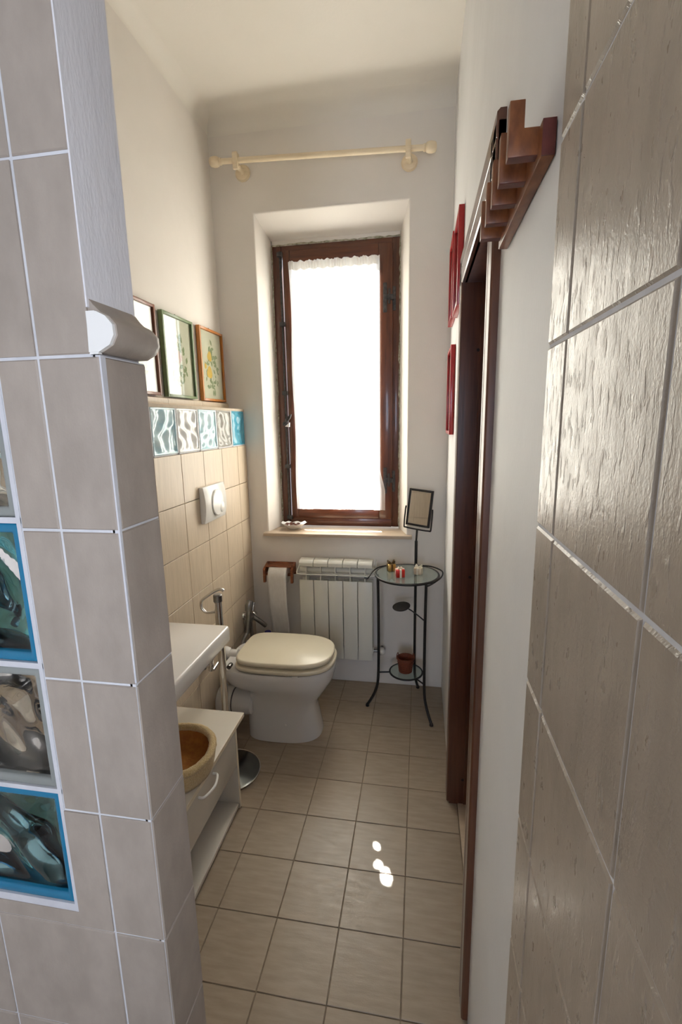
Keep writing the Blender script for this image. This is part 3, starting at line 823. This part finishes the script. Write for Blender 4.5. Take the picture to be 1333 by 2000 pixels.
# ------------------------------------------------------------------ red frames on the right wall
def picture_right(y0, y1, z0, z1, label, th=.022):
    r = empty('red_picture_frame', (XR, y0, z0), label, 'picture', 'red framed pictures beyond the door')
    r.matrix_world = Matrix.Translation((XR, y0, z0))
    W, h, b = y1-y0, z1-z0, .016
    boxes('frame', [(-th, -.001, 0, b, 0, h), (-th, -.001, W-b, W, 0, h), (-th, -.001, b, W-b, 0, b), (-th, -.001, b, W-b, h-b, h)], frame_red, r, bevel=.0015)
    box('print', -.010, -.004, b-.002, W-b+.002, b-.002, h-b+.002, print_paper, r)
    box('picture_glass', -.0145, -.013, b, W-b, b, h-b, pane_glass, r)
    lathe('hanging_ring', [(0, 0), (.003, 0), (.004, .004), (.003, .012), (0, .013)], (-.010, W/2, h-.001), 'z', iron_grey, r, seg=8)
picture_right(1.935, 2.185, 2.050, 2.395, 'red picture frame closest to the dark door casing, highest of three')
picture_right(2.285, 2.520, 2.075, 2.432, 'red picture frame on the right wall nearest the window corner')
picture_right(2.215, 2.480, 1.553, 1.948, 'lowest red picture frame on the right wall, hung under the others')

# ------------------------------------------------------------------ hook rack by the camera
rack = empty('hook_rack', (0, 0, 0), 'wooden wall rack with five L-shaped pegs above the door casing', 'coat rack')
ro = prism('board', [(.1335, 1.9175), (.149, 1.9175), (.149, 1.9565), (.1335, 1.9565)], 'y', .640, .945, wood_mid, rack, bevel=.0012)
box('board_end', .1338, .1487, .6388, .6405, 1.918, 1.956, wood_end, rack)
for k, y in enumerate((.658, .722, .787, .853, .918)):
    pf = [(.0995, 1.9285), (.135, 1.9285), (.135, 1.9585), (.1170, 1.9585), (.1170, 1.9885), (.0995, 1.9885)]
    pg = prism('peg', pf, 'y', y, y+.016, wood_mid, rack, bevel=.0008)
    box('peg_underside', .0997, .1348, y+.0006, y+.0155, 1.9281, 1.9287, wood_end, pg)

# ------------------------------------------------------------------ toilet
def outline(x0, x1, hw, z, cy, nb=3.6, nf=2.3, n=56, cxr=.36, dx=0):
    """plan outline: square back at x0, round front at x1"""
    cx = x0+(x1-x0)*cxr; out = []
    for k in range(n):
        t = 2*PI*k/n; c, s = math.cos(t), math.sin(t)
        if c >= 0: x = cx+(x1-cx)*abs(c)**(2/nf)
        else: x = cx-(cx-x0)*abs(c)**(2/nb)
        e = nf if c >= 0 else nb
        y = cy+hw*math.copysign(abs(s)**(2/e), s)
        out.append((x+dx, y, z))
    return out
toilet = empty('toilet', (0, 0, 0), 'white floor-standing toilet with a closed cream lid', 'toilet')
TC = 2.175
bowl_r = [(-.985, -.418, .180, .402), (-.988, -.416, .183, .392), (-.988, -.418, .183, .375), (-.982, -.422, .181, .345), (-.970, -.430, .176, .322), (-.945, -.438, .170, .308),
          (-.885, -.450, .160, .290), (-.872, -.475, .142, .250), (-.882, -.500, .130, .215), (-.884, -.515, .125, .185), (-.885, -.518, .125, .150), (-.886, -.508, .128, .08), (-.886, -.496, .131, .02), (-.886, -.494, .132, .002)]
rings = [outline(a, b, hw, z, TC, nb=4.5 if z > .3 else 3.2, nf=2.6 if z > .3 else 2.8, cxr=.48 if z > .3 else .4) for a, b, hw, z in bowl_r]
loft('bowl', rings, ceramic, toilet, angle=1.2)
def slab_rings(x0, x1, hw, z0, z1, r, **k):
    k.setdefault('cxr', .5)
    return [outline(x0+r, x1-r, hw-r, z0, TC, **k), outline(x0+r*.3, x1-r*.3, hw-r*.3, z0+r*.3, TC, **k), outline(x0, x1, hw, z0+r, TC, **k), outline(x0, x1, hw, z1-r, TC, **k),
            outline(x0+r*.3, x1-r*.3, hw-r*.3, z1-r*.3, TC, **k), outline(x0+r, x1-r, hw-r, z1, TC, **k)]
lathe('outlet_gap_ring', [(.060, 0), (.0695, 0), (.0695, .006), (.060, .006)], (-.947, TC-.075, .185), 'x', rubber, toilet, seg=28)  # dark ring stands in for the shaded gap between collar and neck
loft('seat', slab_rings(-.918, -.414, .184, .408, .430, .007, nb=5, nf=2.7), seat_cream, toilet, angle=1.0)
loft('lid', slab_rings(-.915, -.424, .176, .438, .464, .010, nb=5, nf=2.75), seat_cream, toilet, angle=1.0)
for y in (TC-.1, TC+.1):
    box('seat_buffer', -.60, -.57, y-.012+(.075 if y > TC else -.065), y+.012+(.075 if y > TC else -.065)-.004, .401, .409, plastic, toilet)
for y in (TC-.155, TC+.10):
    lathe('seat_hinge', [(0, 0), (.011, 0), (.012, .003), (.012, .03), (.010, .034), (0, .034)], (-.93, y-.01, .424), 'y', chrome_dull, toilet, seg=16)
lathe('outlet_neck', [(.05, 0), (.066, .0), (.068, .03), (.064, .12), (.05, .13)], (-.965, TC-.075, .185), 'x', ceramic, toilet, seg=28)
lathe('outlet_collar', [(.05, 0), (.072, 0), (.074, .01), (.074, .078), (.066, .082), (.05, .082)], (-1.026, TC-.075, .185), 'x', plastic, toilet, seg=28)
lathe('flush_pipe_seal', [(.0, 0), (.034, 0), (.036, .01), (.03, .03), (.024, .036), (0, .036)], (-1.028, TC+.01, .405), 'x', plastic, toilet, seg=20)
lathe('inlet_spigot', [(.0, 0), (.026, 0), (.028, .01), (.028, .05), (0, .05)], (-1.0, TC+.01, .40), 'x', ceramic, toilet, seg=20)
lathe('fixing_cap', [(0, 0), (.007, 0), (.006, -.004), (0, -.006)], (-.66, TC-.124, .10), 'y', plastic, toilet, seg=12)

# ------------------------------------------------------------------ flush plate
fp = empty('flush_plate', (0, 0, 0), 'white flush plate with a round button on the beige tiles', 'flush plate')
pz0, pz1, py0, py1 = 1.150, 1.325, 2.035, 2.275
prof = []
for i in range(9):
    t = i/8; prof.append((XL+.014+.017*math.sin(PI*(.12+.76*t))**1.0, pz0+(pz1-pz0)*t))
prism('plate', [(XL+.0005, pz0)]+prof+[(XL+.0005, pz1)], 'y', py0, py1, plastic, fp, bevel=.0015)
lathe('button', [(0, 0), (.064, 0), (.066, .004), (.062, .008), (.03, .0105), (0, .011)], (XL+.0285, 2.165, 1.235), 'x', plastic, fp, seg=40)
lathe('small_button', [(0, 0), (.026, 0), (.027, .003), (.02, .006), (0, .0065)], (XL+.036, 2.205, 1.205), 'x', plastic, fp, seg=24)

# ------------------------------------------------------------------ washbasin counter
wbn = empty('washbasin', (0, 0, 0), 'white rectangular wall-hung basin counter above the low cabinet', 'washbasin')
bx0, bx1, by0, by1, bz0, bz1 = XL+.001, -.722, .98, 1.592, .785, .851
V, F_ = [], []
def slab_with_bowl():
    o = prism('counter', [(bx0, bz0), (bx1-.004, bz0), (bx1, bz0+.01), (bx1, bz1-.010), (bx1-.004, bz1-.003), (bx1-.012, bz1), (bx0, bz1)], 'y', by0, by1, basin_white, wbn, bevel=.003)
    return o
slab_with_bowl()
lathe('bowl_recess', [(.0, -.0), (.05, .002), (.10, .008), (.115, .016), (.118, .018), (.112, .018)][::-1], (-.875, 1.2, bz1-.012), 'z', basin_white, wbn, seg=32)
lathe('waste_pipe', [(.018, 0), (.018, .1), (.026, .102), (.026, .13), (.018, .132)], (-.89, 1.2, .655), 'z', chrome, wbn, seg=20)

# ------------------------------------------------------------------ low cabinet
cab = empty('low_cabinet', (0, 0, 0), 'low cream laminate cabinet with a drawer and open base under the basin', 'cabinet')
cy0, cy1, cxf, chh = 1.00, 1.628, -.738, .404
box('top', XL+.002, cxf+.018, cy0-.01, cy1+.045, chh, chh+.018, laminate, cab, bevel=.002)
box('top_edge', cxf+.0175, cxf+.0195, cy0-.01, cy1+.044, chh+.001, chh+.017, laminate_edge, cab)
for y in (cy0, cy1-.016):
    box('side_panel', XL+.002, cxf, y, y+.016, .006, chh, laminate, cab, bevel=.001)
    box('panel_edge', cxf-.0005, cxf+.001, y+.001, y+.015, .006, chh, laminate_edge, cab)
box('back_panel', XL+.003, XL+.009, cy0+.016, cy1-.016, .02, chh, laminate, cab)
box('bottom_shelf', XL+.01, cxf-.004, cy0+.016, cy1-.016, .012, .030, laminate, cab, bevel=.001)
box('divider', XL+.01, cxf-.02, cy0+.016, cy1-.016, .205, .219, laminate, cab)
dr = box('drawer', cxf-.018, cxf-.001, cy0+.018, cy1-.018, .214, chh-.004, laminate, cab, bevel=.0015)
tube('drawer_handle', [(cxf-.002, 1.402, .352), (cxf+.016, 1.400, .352), (cxf+.027, 1.375, .352), (cxf+.032, 1.345, .352), (cxf+.027, 1.315, .352), (cxf+.016, 1.290, .352), (cxf-.002, 1.288, .352)], .0048, plastic, dr, seg=10, k=4)
for x in (XL+.03, cxf-.03):
    for y in (cy0+.03, cy1-.03):
        lathe('foot', [(0, 0), (.014, 0), (.014, .012), (0, .012)], (x, y, 0), 'z', rubber, cab, seg=12)

# ------------------------------------------------------------------ terry lined tub on the cabinet
def tub():
    o = empty('towel_lined_tub', (0, 0, 0), 'amber tub with a yellow terry towel rim on the cabinet edge', 'basket')
    c = Vector((-.840, 1.318)); zt, zb = .500, .4235
    n = 72
    def ring(r, z, w_=0):
        out = []
        for k in range(n):
            t = 2*PI*k/n
            q = 1+w_*(math.sin(5*t+1)+.6*math.sin(11*t+2))
            out.append((c.x+r*q*math.cos(t), c.y+r*q*math.sin(t), z+.003*math.sin(3*t)*(1 if z > .47 else 0)))
        return out
    loft('tub_lining', [ring(.130, zt+.006), ring(.127, zt-.02), ring(.118, zt-.045), ring(.105, zt-.062), ring(.01, zt-.066)], amber, o, caps=False, angle=2)
    V, Fc = tubegeo([Vector(p) for p in ring(.1365, zt, w_=.006)], .0135, 14, True)
    rr = random.Random(4)
    V = [v+Vector((rr.uniform(-1, 1), rr.uniform(-1, 1), rr.uniform(-1, 1)))*.0014 for v in V]
    link('towel_rim', V, Fc, terry, o, smooth=True)
    loft('towel_side', [ring(.143, zt+.002, .006), ring(.1435, zt-.02, .008), ring(.142, zt-.040, .008), ring(.137, .440, .008), ring(.131, zb, .006), ring(.02, zb+.0005)], terry, o, caps=False, angle=2)
tub()

# ------------------------------------------------------------------ chrome stand with round foot
st = empty('toilet_paper_stand', (0, 0, 0), 'chrome floor stand with a hooked top and round dark foot', 'stand')
SX, SYY = -.868, 1.815
lathe('foot', [(0, 0), (.140, 0), (.143, .004), (.141, .010), (.132, .013), (.03, .016), (.018, .022), (0, .022)], (SX, SYY, 0), 'z', steel_disc, st, seg=48)
tube('foot_rim', [(SX+.141*math.cos(a*PI/24), SYY+.141*math.sin(a*PI/24), .0095) for a in range(48)], .0035, chrome, st, closed=True)
tube('pole', [(SX, SYY, .015), (SX, SYY, .868)], .0165, chrome, st, seg=20)
lathe('pole_cap', [(0, 0), (.0195, 0), (.0195, .028), (.016, .033), (0, .034)], (SX, SYY, .855), 'z', chrome_dull, st, seg=20)
tube('paper_hook', [(SX, SYY, .815), (SX-.028, SYY, .803), (SX-.06, SYY, .800), (SX-.080, SYY, .822), (SX-.078, SYY, .850), (SX-.055, SYY, .872), (SX-.005, SYY, .905), (SX+.018, SYY, .911), (SX+.030, SYY, .905)], .0068, chrome, st, seg=12, k=5)

# ------------------------------------------------------------------ angle valves under the basin
for nm, y, z, lab in (('angle_valve', 1.975, .525, 'upper chrome angle valve on the beige tiles under the basin'), ('angle_valve', 1.958, .455, 'lower chrome angle valve on the beige tiles under the basin')):
    v = empty(nm, (0, 0, 0), lab, 'valve', 'chrome angle valves under the basin')
    lathe('wall_flange', [(0, 0), (.02, 0), (.019, .006), (.009, .009), (.009, .03), (0, .03)], (XL+.0005, y, z), 'x', chrome, v, seg=18)
    tube('valve_body', [(XL+.03, y, z-.022), (XL+.034, y, z), (XL+.036, y, z+.035)], .012, chrome, v, seg=12)
    tube('valve_handle', [(XL+.056, y-.026, z-.004), (XL+.056, y+.026, z+.004)], .008, chrome, v, seg=10)
    tube('supply_hose', [(XL+.036, y, z+.035), (XL+.037, y-.002, z+.05), (XL+.036, y-.003, z+.062), (XL+.02, y-.004, z+.068)], .0045, chrome_dull, v, seg=8, k=6)

# ------------------------------------------------------------------ hand shower beside the toilet
hs = empty('hand_shower', (0, 0, 0), 'small chrome hand shower with hose on the wall beside the toilet', 'hand shower')
HY = 2.425
lathe('wall_flange', [(0, 0), (.024, 0), (.022, .008), (.012, .012), (.012, .055), (0, .055)], (XL+.0005, HY+.06, .487), 'x', chrome, hs, seg=20)
tube('valve_body', [(XL+.05, HY-.03, .487), (XL+.05, HY+.075, .487)], .018, chrome_dull, hs, seg=14)
lathe('valve_knob', [(0, 0), (.018, 0), (.022, .006), (.022, .026), (.016, .030), (0, .030)], (XL+.05, HY+.075, .487), 'y', chrome, hs, seg=12)
tube('valve_spout', [(XL+.055, HY+.06, .487), (XL+.085, HY+.07, .463), (XL+.12, HY+.10, .415)], .014, chrome_dull, hs, seg=12)
tube('spray_handle', [(XL+.052, HY-.03, .425), (XL+.058, HY-.022, .49), (XL+.062, HY-.012, .56)], .016, chrome_dull, hs, seg=14)
tube('spray_head', [(XL+.060, HY-.014, .555), (XL+.063, HY-.010, .585), (XL+.072, HY+.002, .612)], [.019, .023, .015], chrome_dull, hs, seg=14)
tube('spray_trigger', [(XL+.085, HY-.01, .555), (XL+.092, HY+.006, .600)], .007, chrome, hs, seg=8)
tube('hose', [(XL+.052, HY-.03, .43), (XL+.045, HY-.07, .40), (XL+.04, HY-.115, .34), (XL+.042, HY-.10, .26), (XL+.05, HY-.02, .22), (XL+.05, HY+.05, .28), (XL+.05, HY+.04, .47)], .010, chrome_dull, hs, seg=10, k=6)

# ------------------------------------------------------------------ bottle behind the toilet
bo = empty('bottle', (0, 0, 0), 'white bottle with a dark blue cap standing behind the toilet lid', 'bottle')
lathe('body', [(0, 0), (.036, 0), (.038, .004), (.038, .23), (.03, .27), (.016, .29), (.016, .31), (0, .31)], (-.925, 2.60, .002), 'z', plastic, bo, seg=24)
lathe('cap', [(0, 0), (.020, 0), (.021, .004), (.020, .038), (.018, .042), (0, .042)], (-.925, 2.60, .300), 'z', blue_plastic, bo, seg=20)

# ------------------------------------------------------------------ paper holder on the window wall
hp = empty('paper_holder', (0, 0, 0), 'reddish wooden toilet paper holder on the window wall', 'paper holder')
box('back_board', -.932, -.748, YW-.014, YW-.001, .700, .775, wood_tp, hp, bevel=.002)
for x in (-.932, -.760):
    prism('side_arm', [(YW-.012, .775), (YW-.095, .752), (YW-.098, .668), (YW-.075, .668), (YW-.068, .722), (YW-.012, .715)], 'x', x, x+.014, wood_tp, hp, bevel=.0015)
box('top_board', -.920, -.758, YW-.080, YW-.014, .760, .768, wood_tp, hp, bevel=.0015)
tube('roller', [(-.919, YW-.062, .712), (-.759, YW-.062, .712)], .009, wood_tp, hp, seg=12)
tr = empty('paper_roll', (0, 0, 0), 'white toilet paper roll with a long sheet hanging down the wall', 'paper roll')
lathe('roll', [(.0105, 0), (.050, 0), (.0505, .004), (.0505, .108), (.050, .112), (.0105, .112)], (-.896, YW-.062, .712), 'x', paper, tr, seg=40)
V, F_ = [], []
nr = 30
for j in range(nr+1):
    t = j/nr
    for i in range(9):
        s = i/8
        if t < .12:
            a = PI/2+PI/2*(t/.12); y = YW-.062+.0525*math.cos(a); z = .712+.0525*math.sin(a)
        else:
            q = (t-.12)/.88; z = .712-.385*q; y = YW-.1145+.0025*math.sin(9*q)+.045*q*q+.0018*math.sin(PI*s)
        V.append((-.896+.112*s, y, z))
for j in range(nr):
    for i in range(8):
        a = j*9+i; F_.append((a, a+1, a+10, a+9))
sh = link('hanging_sheet', V, F_, paper, tr, smooth=True)
md = sh.modifiers.new('thick', 'SOLIDIFY'); md.thickness = .0008

# ------------------------------------------------------------------ radiator
rad = empty('radiator', (0, 0, 0), 'cream five-section aluminium radiator under the window', 'radiator')
rx0, pit, zb_, zt_ = -.700, .0880, .205, .820
yf_, yb_ = 2.568, 2.648
for k in range(5):
    x0 = rx0+k*pit; x1 = x0+pit-.0042; mx_ = (x0+x1)/2
    s = boxes('section', [(x0, x1, yf_, yf_+.006, zb_, .700), (mx_-.003, mx_+.003, yf_+.002, yb_, zb_+.01, .79), (x0+.006, x1-.006, yf_+.03, yf_+.034, zb_+.01, .69),
                          (x0, x1, yb_-.006, yb_, zb_+.01, .69), (mx_-.003, mx_+.003, yf_, yf_+.010, .695, .800),
                          (x0+.001, x1-.001, yf_+.001, yf_+.004, .742, .746)], enamel, rad, bevel=.0012)
    hd = [(yf_, .784), (yf_, .804), (yf_+.006, .812), (yf_+.02, .820), (yb_-.012, .820), (yb_, .810), (yb_, .790), (yf_+.012, .795), (yf_+.005, .784)]
    prism('section_head', hd, 'x', x0, x1, enamel, s, bevel=.001)
    for z in (.755, .25):
        lathe('hub', [(0, 0), (.021, 0), (.021, pit), (0, pit)], (x0-.001, (yf_+yb_)/2+.004, z), 'x', enamel, s, seg=16)
for (x, z) in ((rx0+5*pit-.002, .25),):
    tube('valve', [(x, 2.612, z), (x+.035, 2.612, z), (x+.045, 2.63, z-.005), (x+.045, 2.679, z-.005)], .009, chrome_dull, rad, seg=12)
    lathe('valve_knob', [(0, 0), (.020, 0), (.024, .006), (.023, .032), (.014, .042), (0, .042)], (x+.026, 2.612, z), 'x', plastic, rad, seg=18)
lathe('blind_plug', [(0, 0), (.018, 0), (.018, .01), (0, .01)], (rx0+5*pit-.003, 2.612, .755), 'x', enamel, rad, seg=16)
tube('towel_wire', [(rx0-.008, 2.66, .80), (rx0-.012, 2.60, .765), (rx0-.010, 2.553, .748), (rx0+.02, 2.548, .742), (rx0+.22, 2.548, .742), (rx0+.42, 2.548, .742), (rx0+.452, 2.553, .748), (rx0+.456, 2.60, .775), (rx0+.452, 2.66, .81)], .0032, enamel, rad, seg=8, k=5)

# ------------------------------------------------------------------ round iron and glass table with mirror
tb = empty('round_table', (0, 0, 0), 'black iron tripod table with a round glass top in the corner', 'table')
TX, TY, TZ, TR = -.062, 2.462, .793, .172
tube('top_ring', [(TX+TR*math.cos(a*PI/28), TY+TR*math.sin(a*PI/28), TZ) for a in range(56)], .0065, iron, tb, closed=True, seg=10)
lathe('glass_top', [(0, 0), (TR-.004, 0), (TR-.003, .001), (TR-.003, .007), (TR-.004, .008), (0, .008)], (TX, TY, TZ-.002), 'z', table_glass, tb, seg=56)
def leg(a, r_top, name='leg'):
    c, s = math.cos(a), math.sin(a)
    pr2 = [(r_top, TZ-.004), (r_top-.003, .6), (r_top-.004, .35), (r_top, .17), (r_top+.014, .10), (r_top+.040, .045), (r_top+.062, .010)]
    P = catmull([(TX+c*r, TY+s*r, z) for r, z in pr2], 6)
    return tube(name, P, .0078, iron, tb, seg=12)
A1, A2, A3 = math.radians(190), math.radians(310), math.radians(70)
leg(A1, .160); leg(A2, .160)
c3, s3 = math.cos(A3), math.sin(A3)
leg(A3, .138)
for a in (A1, A2):
    c, s = math.cos(a), math.sin(a)
    lathe('foot', [(0, 0), (.0095, 0), (.011, .004), (.009, .014), (0, .015)], (TX+c*.222, TY+s*.222, 0), 'z', iron, tb, seg=12)
lathe('foot', [(0, 0), (.0095, 0), (.011, .004), (.009, .014), (0, .015)], (TX+c3*.200, TY+s3*.200, 0), 'z', iron, tb, seg=12)
# scroll hooks on the ring
tube('scroll_hook', [(TX+.07, TY+.150, TZ+.006), (TX+.135, TY+.13, TZ+.008), (TX+.190, TY+.055, TZ+.008), (TX+.185, TY-.03, TZ+.004), (TX+.15, TY-.095, TZ-.004), (TX+.115, TY-.13, TZ-.014), (TX+.10, TY-.14, TZ-.010)], .0042, iron, tb, seg=8, k=5)
tube('scroll_hook', [(TX-.120, TY+.13, TZ+.006), (TX-.165, TY+.085, TZ+.006), (TX-.190, TY+.03, TZ+.000), (TX-.205, TY-.02, TZ-.012), (TX-.215, TY-.03, TZ-.022), (TX-.232, TY-.03, TZ-.018)], .0042, iron, tb, seg=8, k=5)
# low glass shelf
LZ_, LR = .212, .092
tube('shelf_ring', [(TX+LR*math.cos(a*PI/20), TY+LR*math.sin(a*PI/20), LZ_) for a in range(40)], .005, iron, tb, closed=True, seg=8)
lathe('glass_shelf', [(0, 0), (LR-.003, 0), (LR-.002, .001), (LR-.002, .005), (0, .005)], (TX, TY, LZ_-.001), 'z', table_glass, tb, seg=40)
for a, r in ((A1, .158), (A2, .158), (A3, .136)):
    tube('shelf_arm', [(TX+LR*math.cos(a), TY+LR*math.sin(a), LZ_), (TX+r*math.cos(a), TY+r*math.sin(a), LZ_)], .0042, iron, tb, seg=8)
# swivelling dish on its arm
tube('dish_arm', [(TX+.155*math.cos(A2), TY+.155*math.sin(A2), .578), (TX+.06, TY-.06, .585), (TX+.03, TY-.02, .590), (TX+.012, TY-.005, .594)], .0035, iron, tb, seg=8, k=4)
dd = lathe('dish', [(0, 0), (.044, .002), (.049, .006), (.050, .009), (.046, .008), (.0, .005)], (0, 0, 0), 'z', iron, tb, seg=32)
dd.matrix_world = Matrix.Translation((TX-.028, TY+.01, .594)) @ Matrix.Rotation(math.radians(9), 4, 'X') @ Matrix.Rotation(math.radians(-8), 4, 'Y')
# mirror post and mirror
px_, py_ = TX+c3*.138, TY+s3*.138
tube('mirror_post', [(px_, py_, TZ-.01), (px_, py_, .95)], .0085, iron, tb, seg=12)
tube('mirror_rod', [(px_, py_, .95), (px_+.004, py_, 1.02)], .0055, iron, tb, seg=10)
Mm = Matrix.Translation((px_+.004, py_-.004, 1.018)) @ Matrix.Rotation(math.radians(4.5), 4, 'Y') @ Matrix.Rotation(math.radians(-21), 4, 'Z')
yk = tube('mirror_yoke', [(-.078, 0, .125), (-.080, 0, .10), (-.080, 0, .012), (-.070, 0, .002), (0, 0, 0), (.070, 0, .002), (.080, 0, .012), (.080, 0, .10), (.078, 0, .125)], .0045, iron, tb, seg=8, k=3)
yk.matrix_world = Mm
mf = boxes('mirror_frame', [(-.070, -.058, -.008, .008, .018, .226), (.058, .070, -.008, .008, .018, .226), (-.058, .058, -.008, .008, .018, .030), (-.058, .058, -.008, .008, .214, .226), (-.058, .058, .002, .007, .03, .214)], iron, tb, bevel=.0015)
mf.matrix_world = Mm @ Matrix.Translation((0, 0, .0)) @ Matrix.Rotation(math.radians(-4), 4, 'X')
mg = box('mirror_glass', -.059, .059, -.005, .001, .029, .215, mirror_m, mf)

# ------------------------------------------------------------------ things on the table
def gift(name, x, y, s, base, ribbon, label, rot, bowsize=1.0):
    g = empty(name, (x, y, TZ+.0065), label, 'ornament', 'little gift ornaments on the glass table')
    h = s/2
    box('box', -h, h, -h, h, 0, s*.92, base, g, bevel=s*.08)
    boxes('ribbon', [(-h*.22, h*.22, -h-.0008, h+.0008, -.0, s*.92+.0008), (-h-.0008, h+.0008, -h*.22, h*.22, 0, s*.92+.0009)], ribbon, g)
    for a in (.5, 2.6, 3.9, 5.6):
        c, s_ = math.cos(a), math.sin(a); r = h*.85*bowsize
        tube('bow', [(0, 0, s*.92), (c*r*.5, s_*r*.5, s*1.12), (c*r, s_*r, s*1.15*bowsize), (c*r*.8, s_*r*.8, s*.98), (0, 0, s*.93)], s*.06, ribbon, g, seg=6, k=3)
    g.rotation_euler = (0, 0, rot)
gift('gift_box', -.150, 2.50, .044, gold, bronze_ribbon, 'gold gift box ornament with dark bow, leftmost on the glass table', .3, 1.15)
gift('gift_box', -.098, 2.402, .047, red_foil, cream_ribbon, 'red gift box ornament with pale ribbon at the middle of the glass table', .25, .8)
gift('gift_box', -.000, 2.455, .041, pale_foil, cream_ribbon, 'pale beige gift box ornament beside the mirror post', -.3, 1.1)

pt = empty('wicker_basket', (0, 0, 0), 'small red-brown wicker basket with ring handles on the low shelf', 'basket')
bxx, byy, bz = TX-.003, TY-.004, LZ_+.0045
lathe('body', [(0, 0), (.033, 0), (.034, .002), (.039, .035), (.045, .070), (.047, .088), (.044, .088), (.041, .070), (.036, .04), (0, .04)], (bxx, byy, bz), 'z', wicker, pt, seg=32)
for z, r in ((.084, .048), (.078, .0472), (.010, .0362), (.004, .0352), (.05, .042), (.06, .0437), (.035, .0395), (.022, .0378)):
    tube('weave', [(bxx+r*math.cos(a*PI/16), byy+r*math.sin(a*PI/16), bz+z+.0012*(-1)**a) for a in range(32)], .0026, wicker, pt, closed=True, seg=6)
for s_ in (-1, 1):
    cx_ = bxx+s_*.047
    tube('ring_handle', [(cx_-s_*.002+s_*.004*math.sin(a*PI/8), byy+.015*math.cos(a*PI/8+PI/2), bz+.092+.018*math.sin(a*PI/8+PI/2)*1.0) for a in range(16)], .0024, wicker, pt, closed=True, seg=6)
lathe('inside', [(0, 0), (.037, 0), (.037, .002), (0, .002)], (bxx, byy, bz+.045), 'z', basket_inside, pt, seg=20)  # plain dark brown disc inside the basket

# ------------------------------------------------------------------ shell bowl on the sill
sb = empty('shell_bowl', (0, 0, 0), 'white scalloped bowl of dark potpourri on the window sill', 'bowl')
scx, scy, scz = -.782, 2.755, .963
n = 64; rings = []
for (r, z) in ((.020, .001), (.024, .002), (.038, .012), (.058, .026), (.074, .040), (.0765, .0425), (.0745, .0425), (.056, .030), (.036, .016), (.012, .008)):
    ring_ = []
    for k in range(n):
        a = 2*PI*k/n; sc_ = 1+(.035*math.cos(9*a))*min(1, r/.05)+(.12*math.cos(a))*(r/.075)
        ring_.append((scx+r*sc_*math.cos(a)*1.06, scy+r*sc_*.72*math.sin(a), scz+z+.0025*math.cos(9*a)*(r/.075)+(.004*math.cos(2*a) if r > .07 else 0)))
    rings.append(ring_)
loft('bowl', rings, ceramic, sb, angle=1.5)
rr = random.Random(3); V, F_ = [], []
for k in range(60):
    a = rr.uniform(0, 2*PI); r = .046*math.sqrt(rr.random()); cx_, cy_2 = scx-.004+r*math.cos(a)*1.05, scy+r*math.sin(a)*.68
    c0 = Vector((cx_, cy_2, scz+.030+rr.uniform(0, .012)-r*.05)); s_ = rr.uniform(.005, .010)
    q = Matrix.Rotation(rr.uniform(0, 6), 3, Vector((rr.uniform(-1, 1), rr.uniform(-1, 1), rr.uniform(-1, 1))).normalized())
    k0 = len(V)
    for p in ((1, 0, 0), (-1, 0, 0), (0, .7, 0), (0, -.7, 0), (0, 0, .45), (0, 0, -.45)): V.append(c0+q @ (Vector(p)*s_))
    F_ += [tuple(i+k0 for i in f) for f in ((0, 2, 4), (2, 1, 4), (1, 3, 4), (3, 0, 4), (2, 0, 5), (1, 2, 5), (3, 1, 5), (0, 3, 5))]
po = link('potpourri', V, F_, potpourri, sb); po['kind'] = 'stuff'
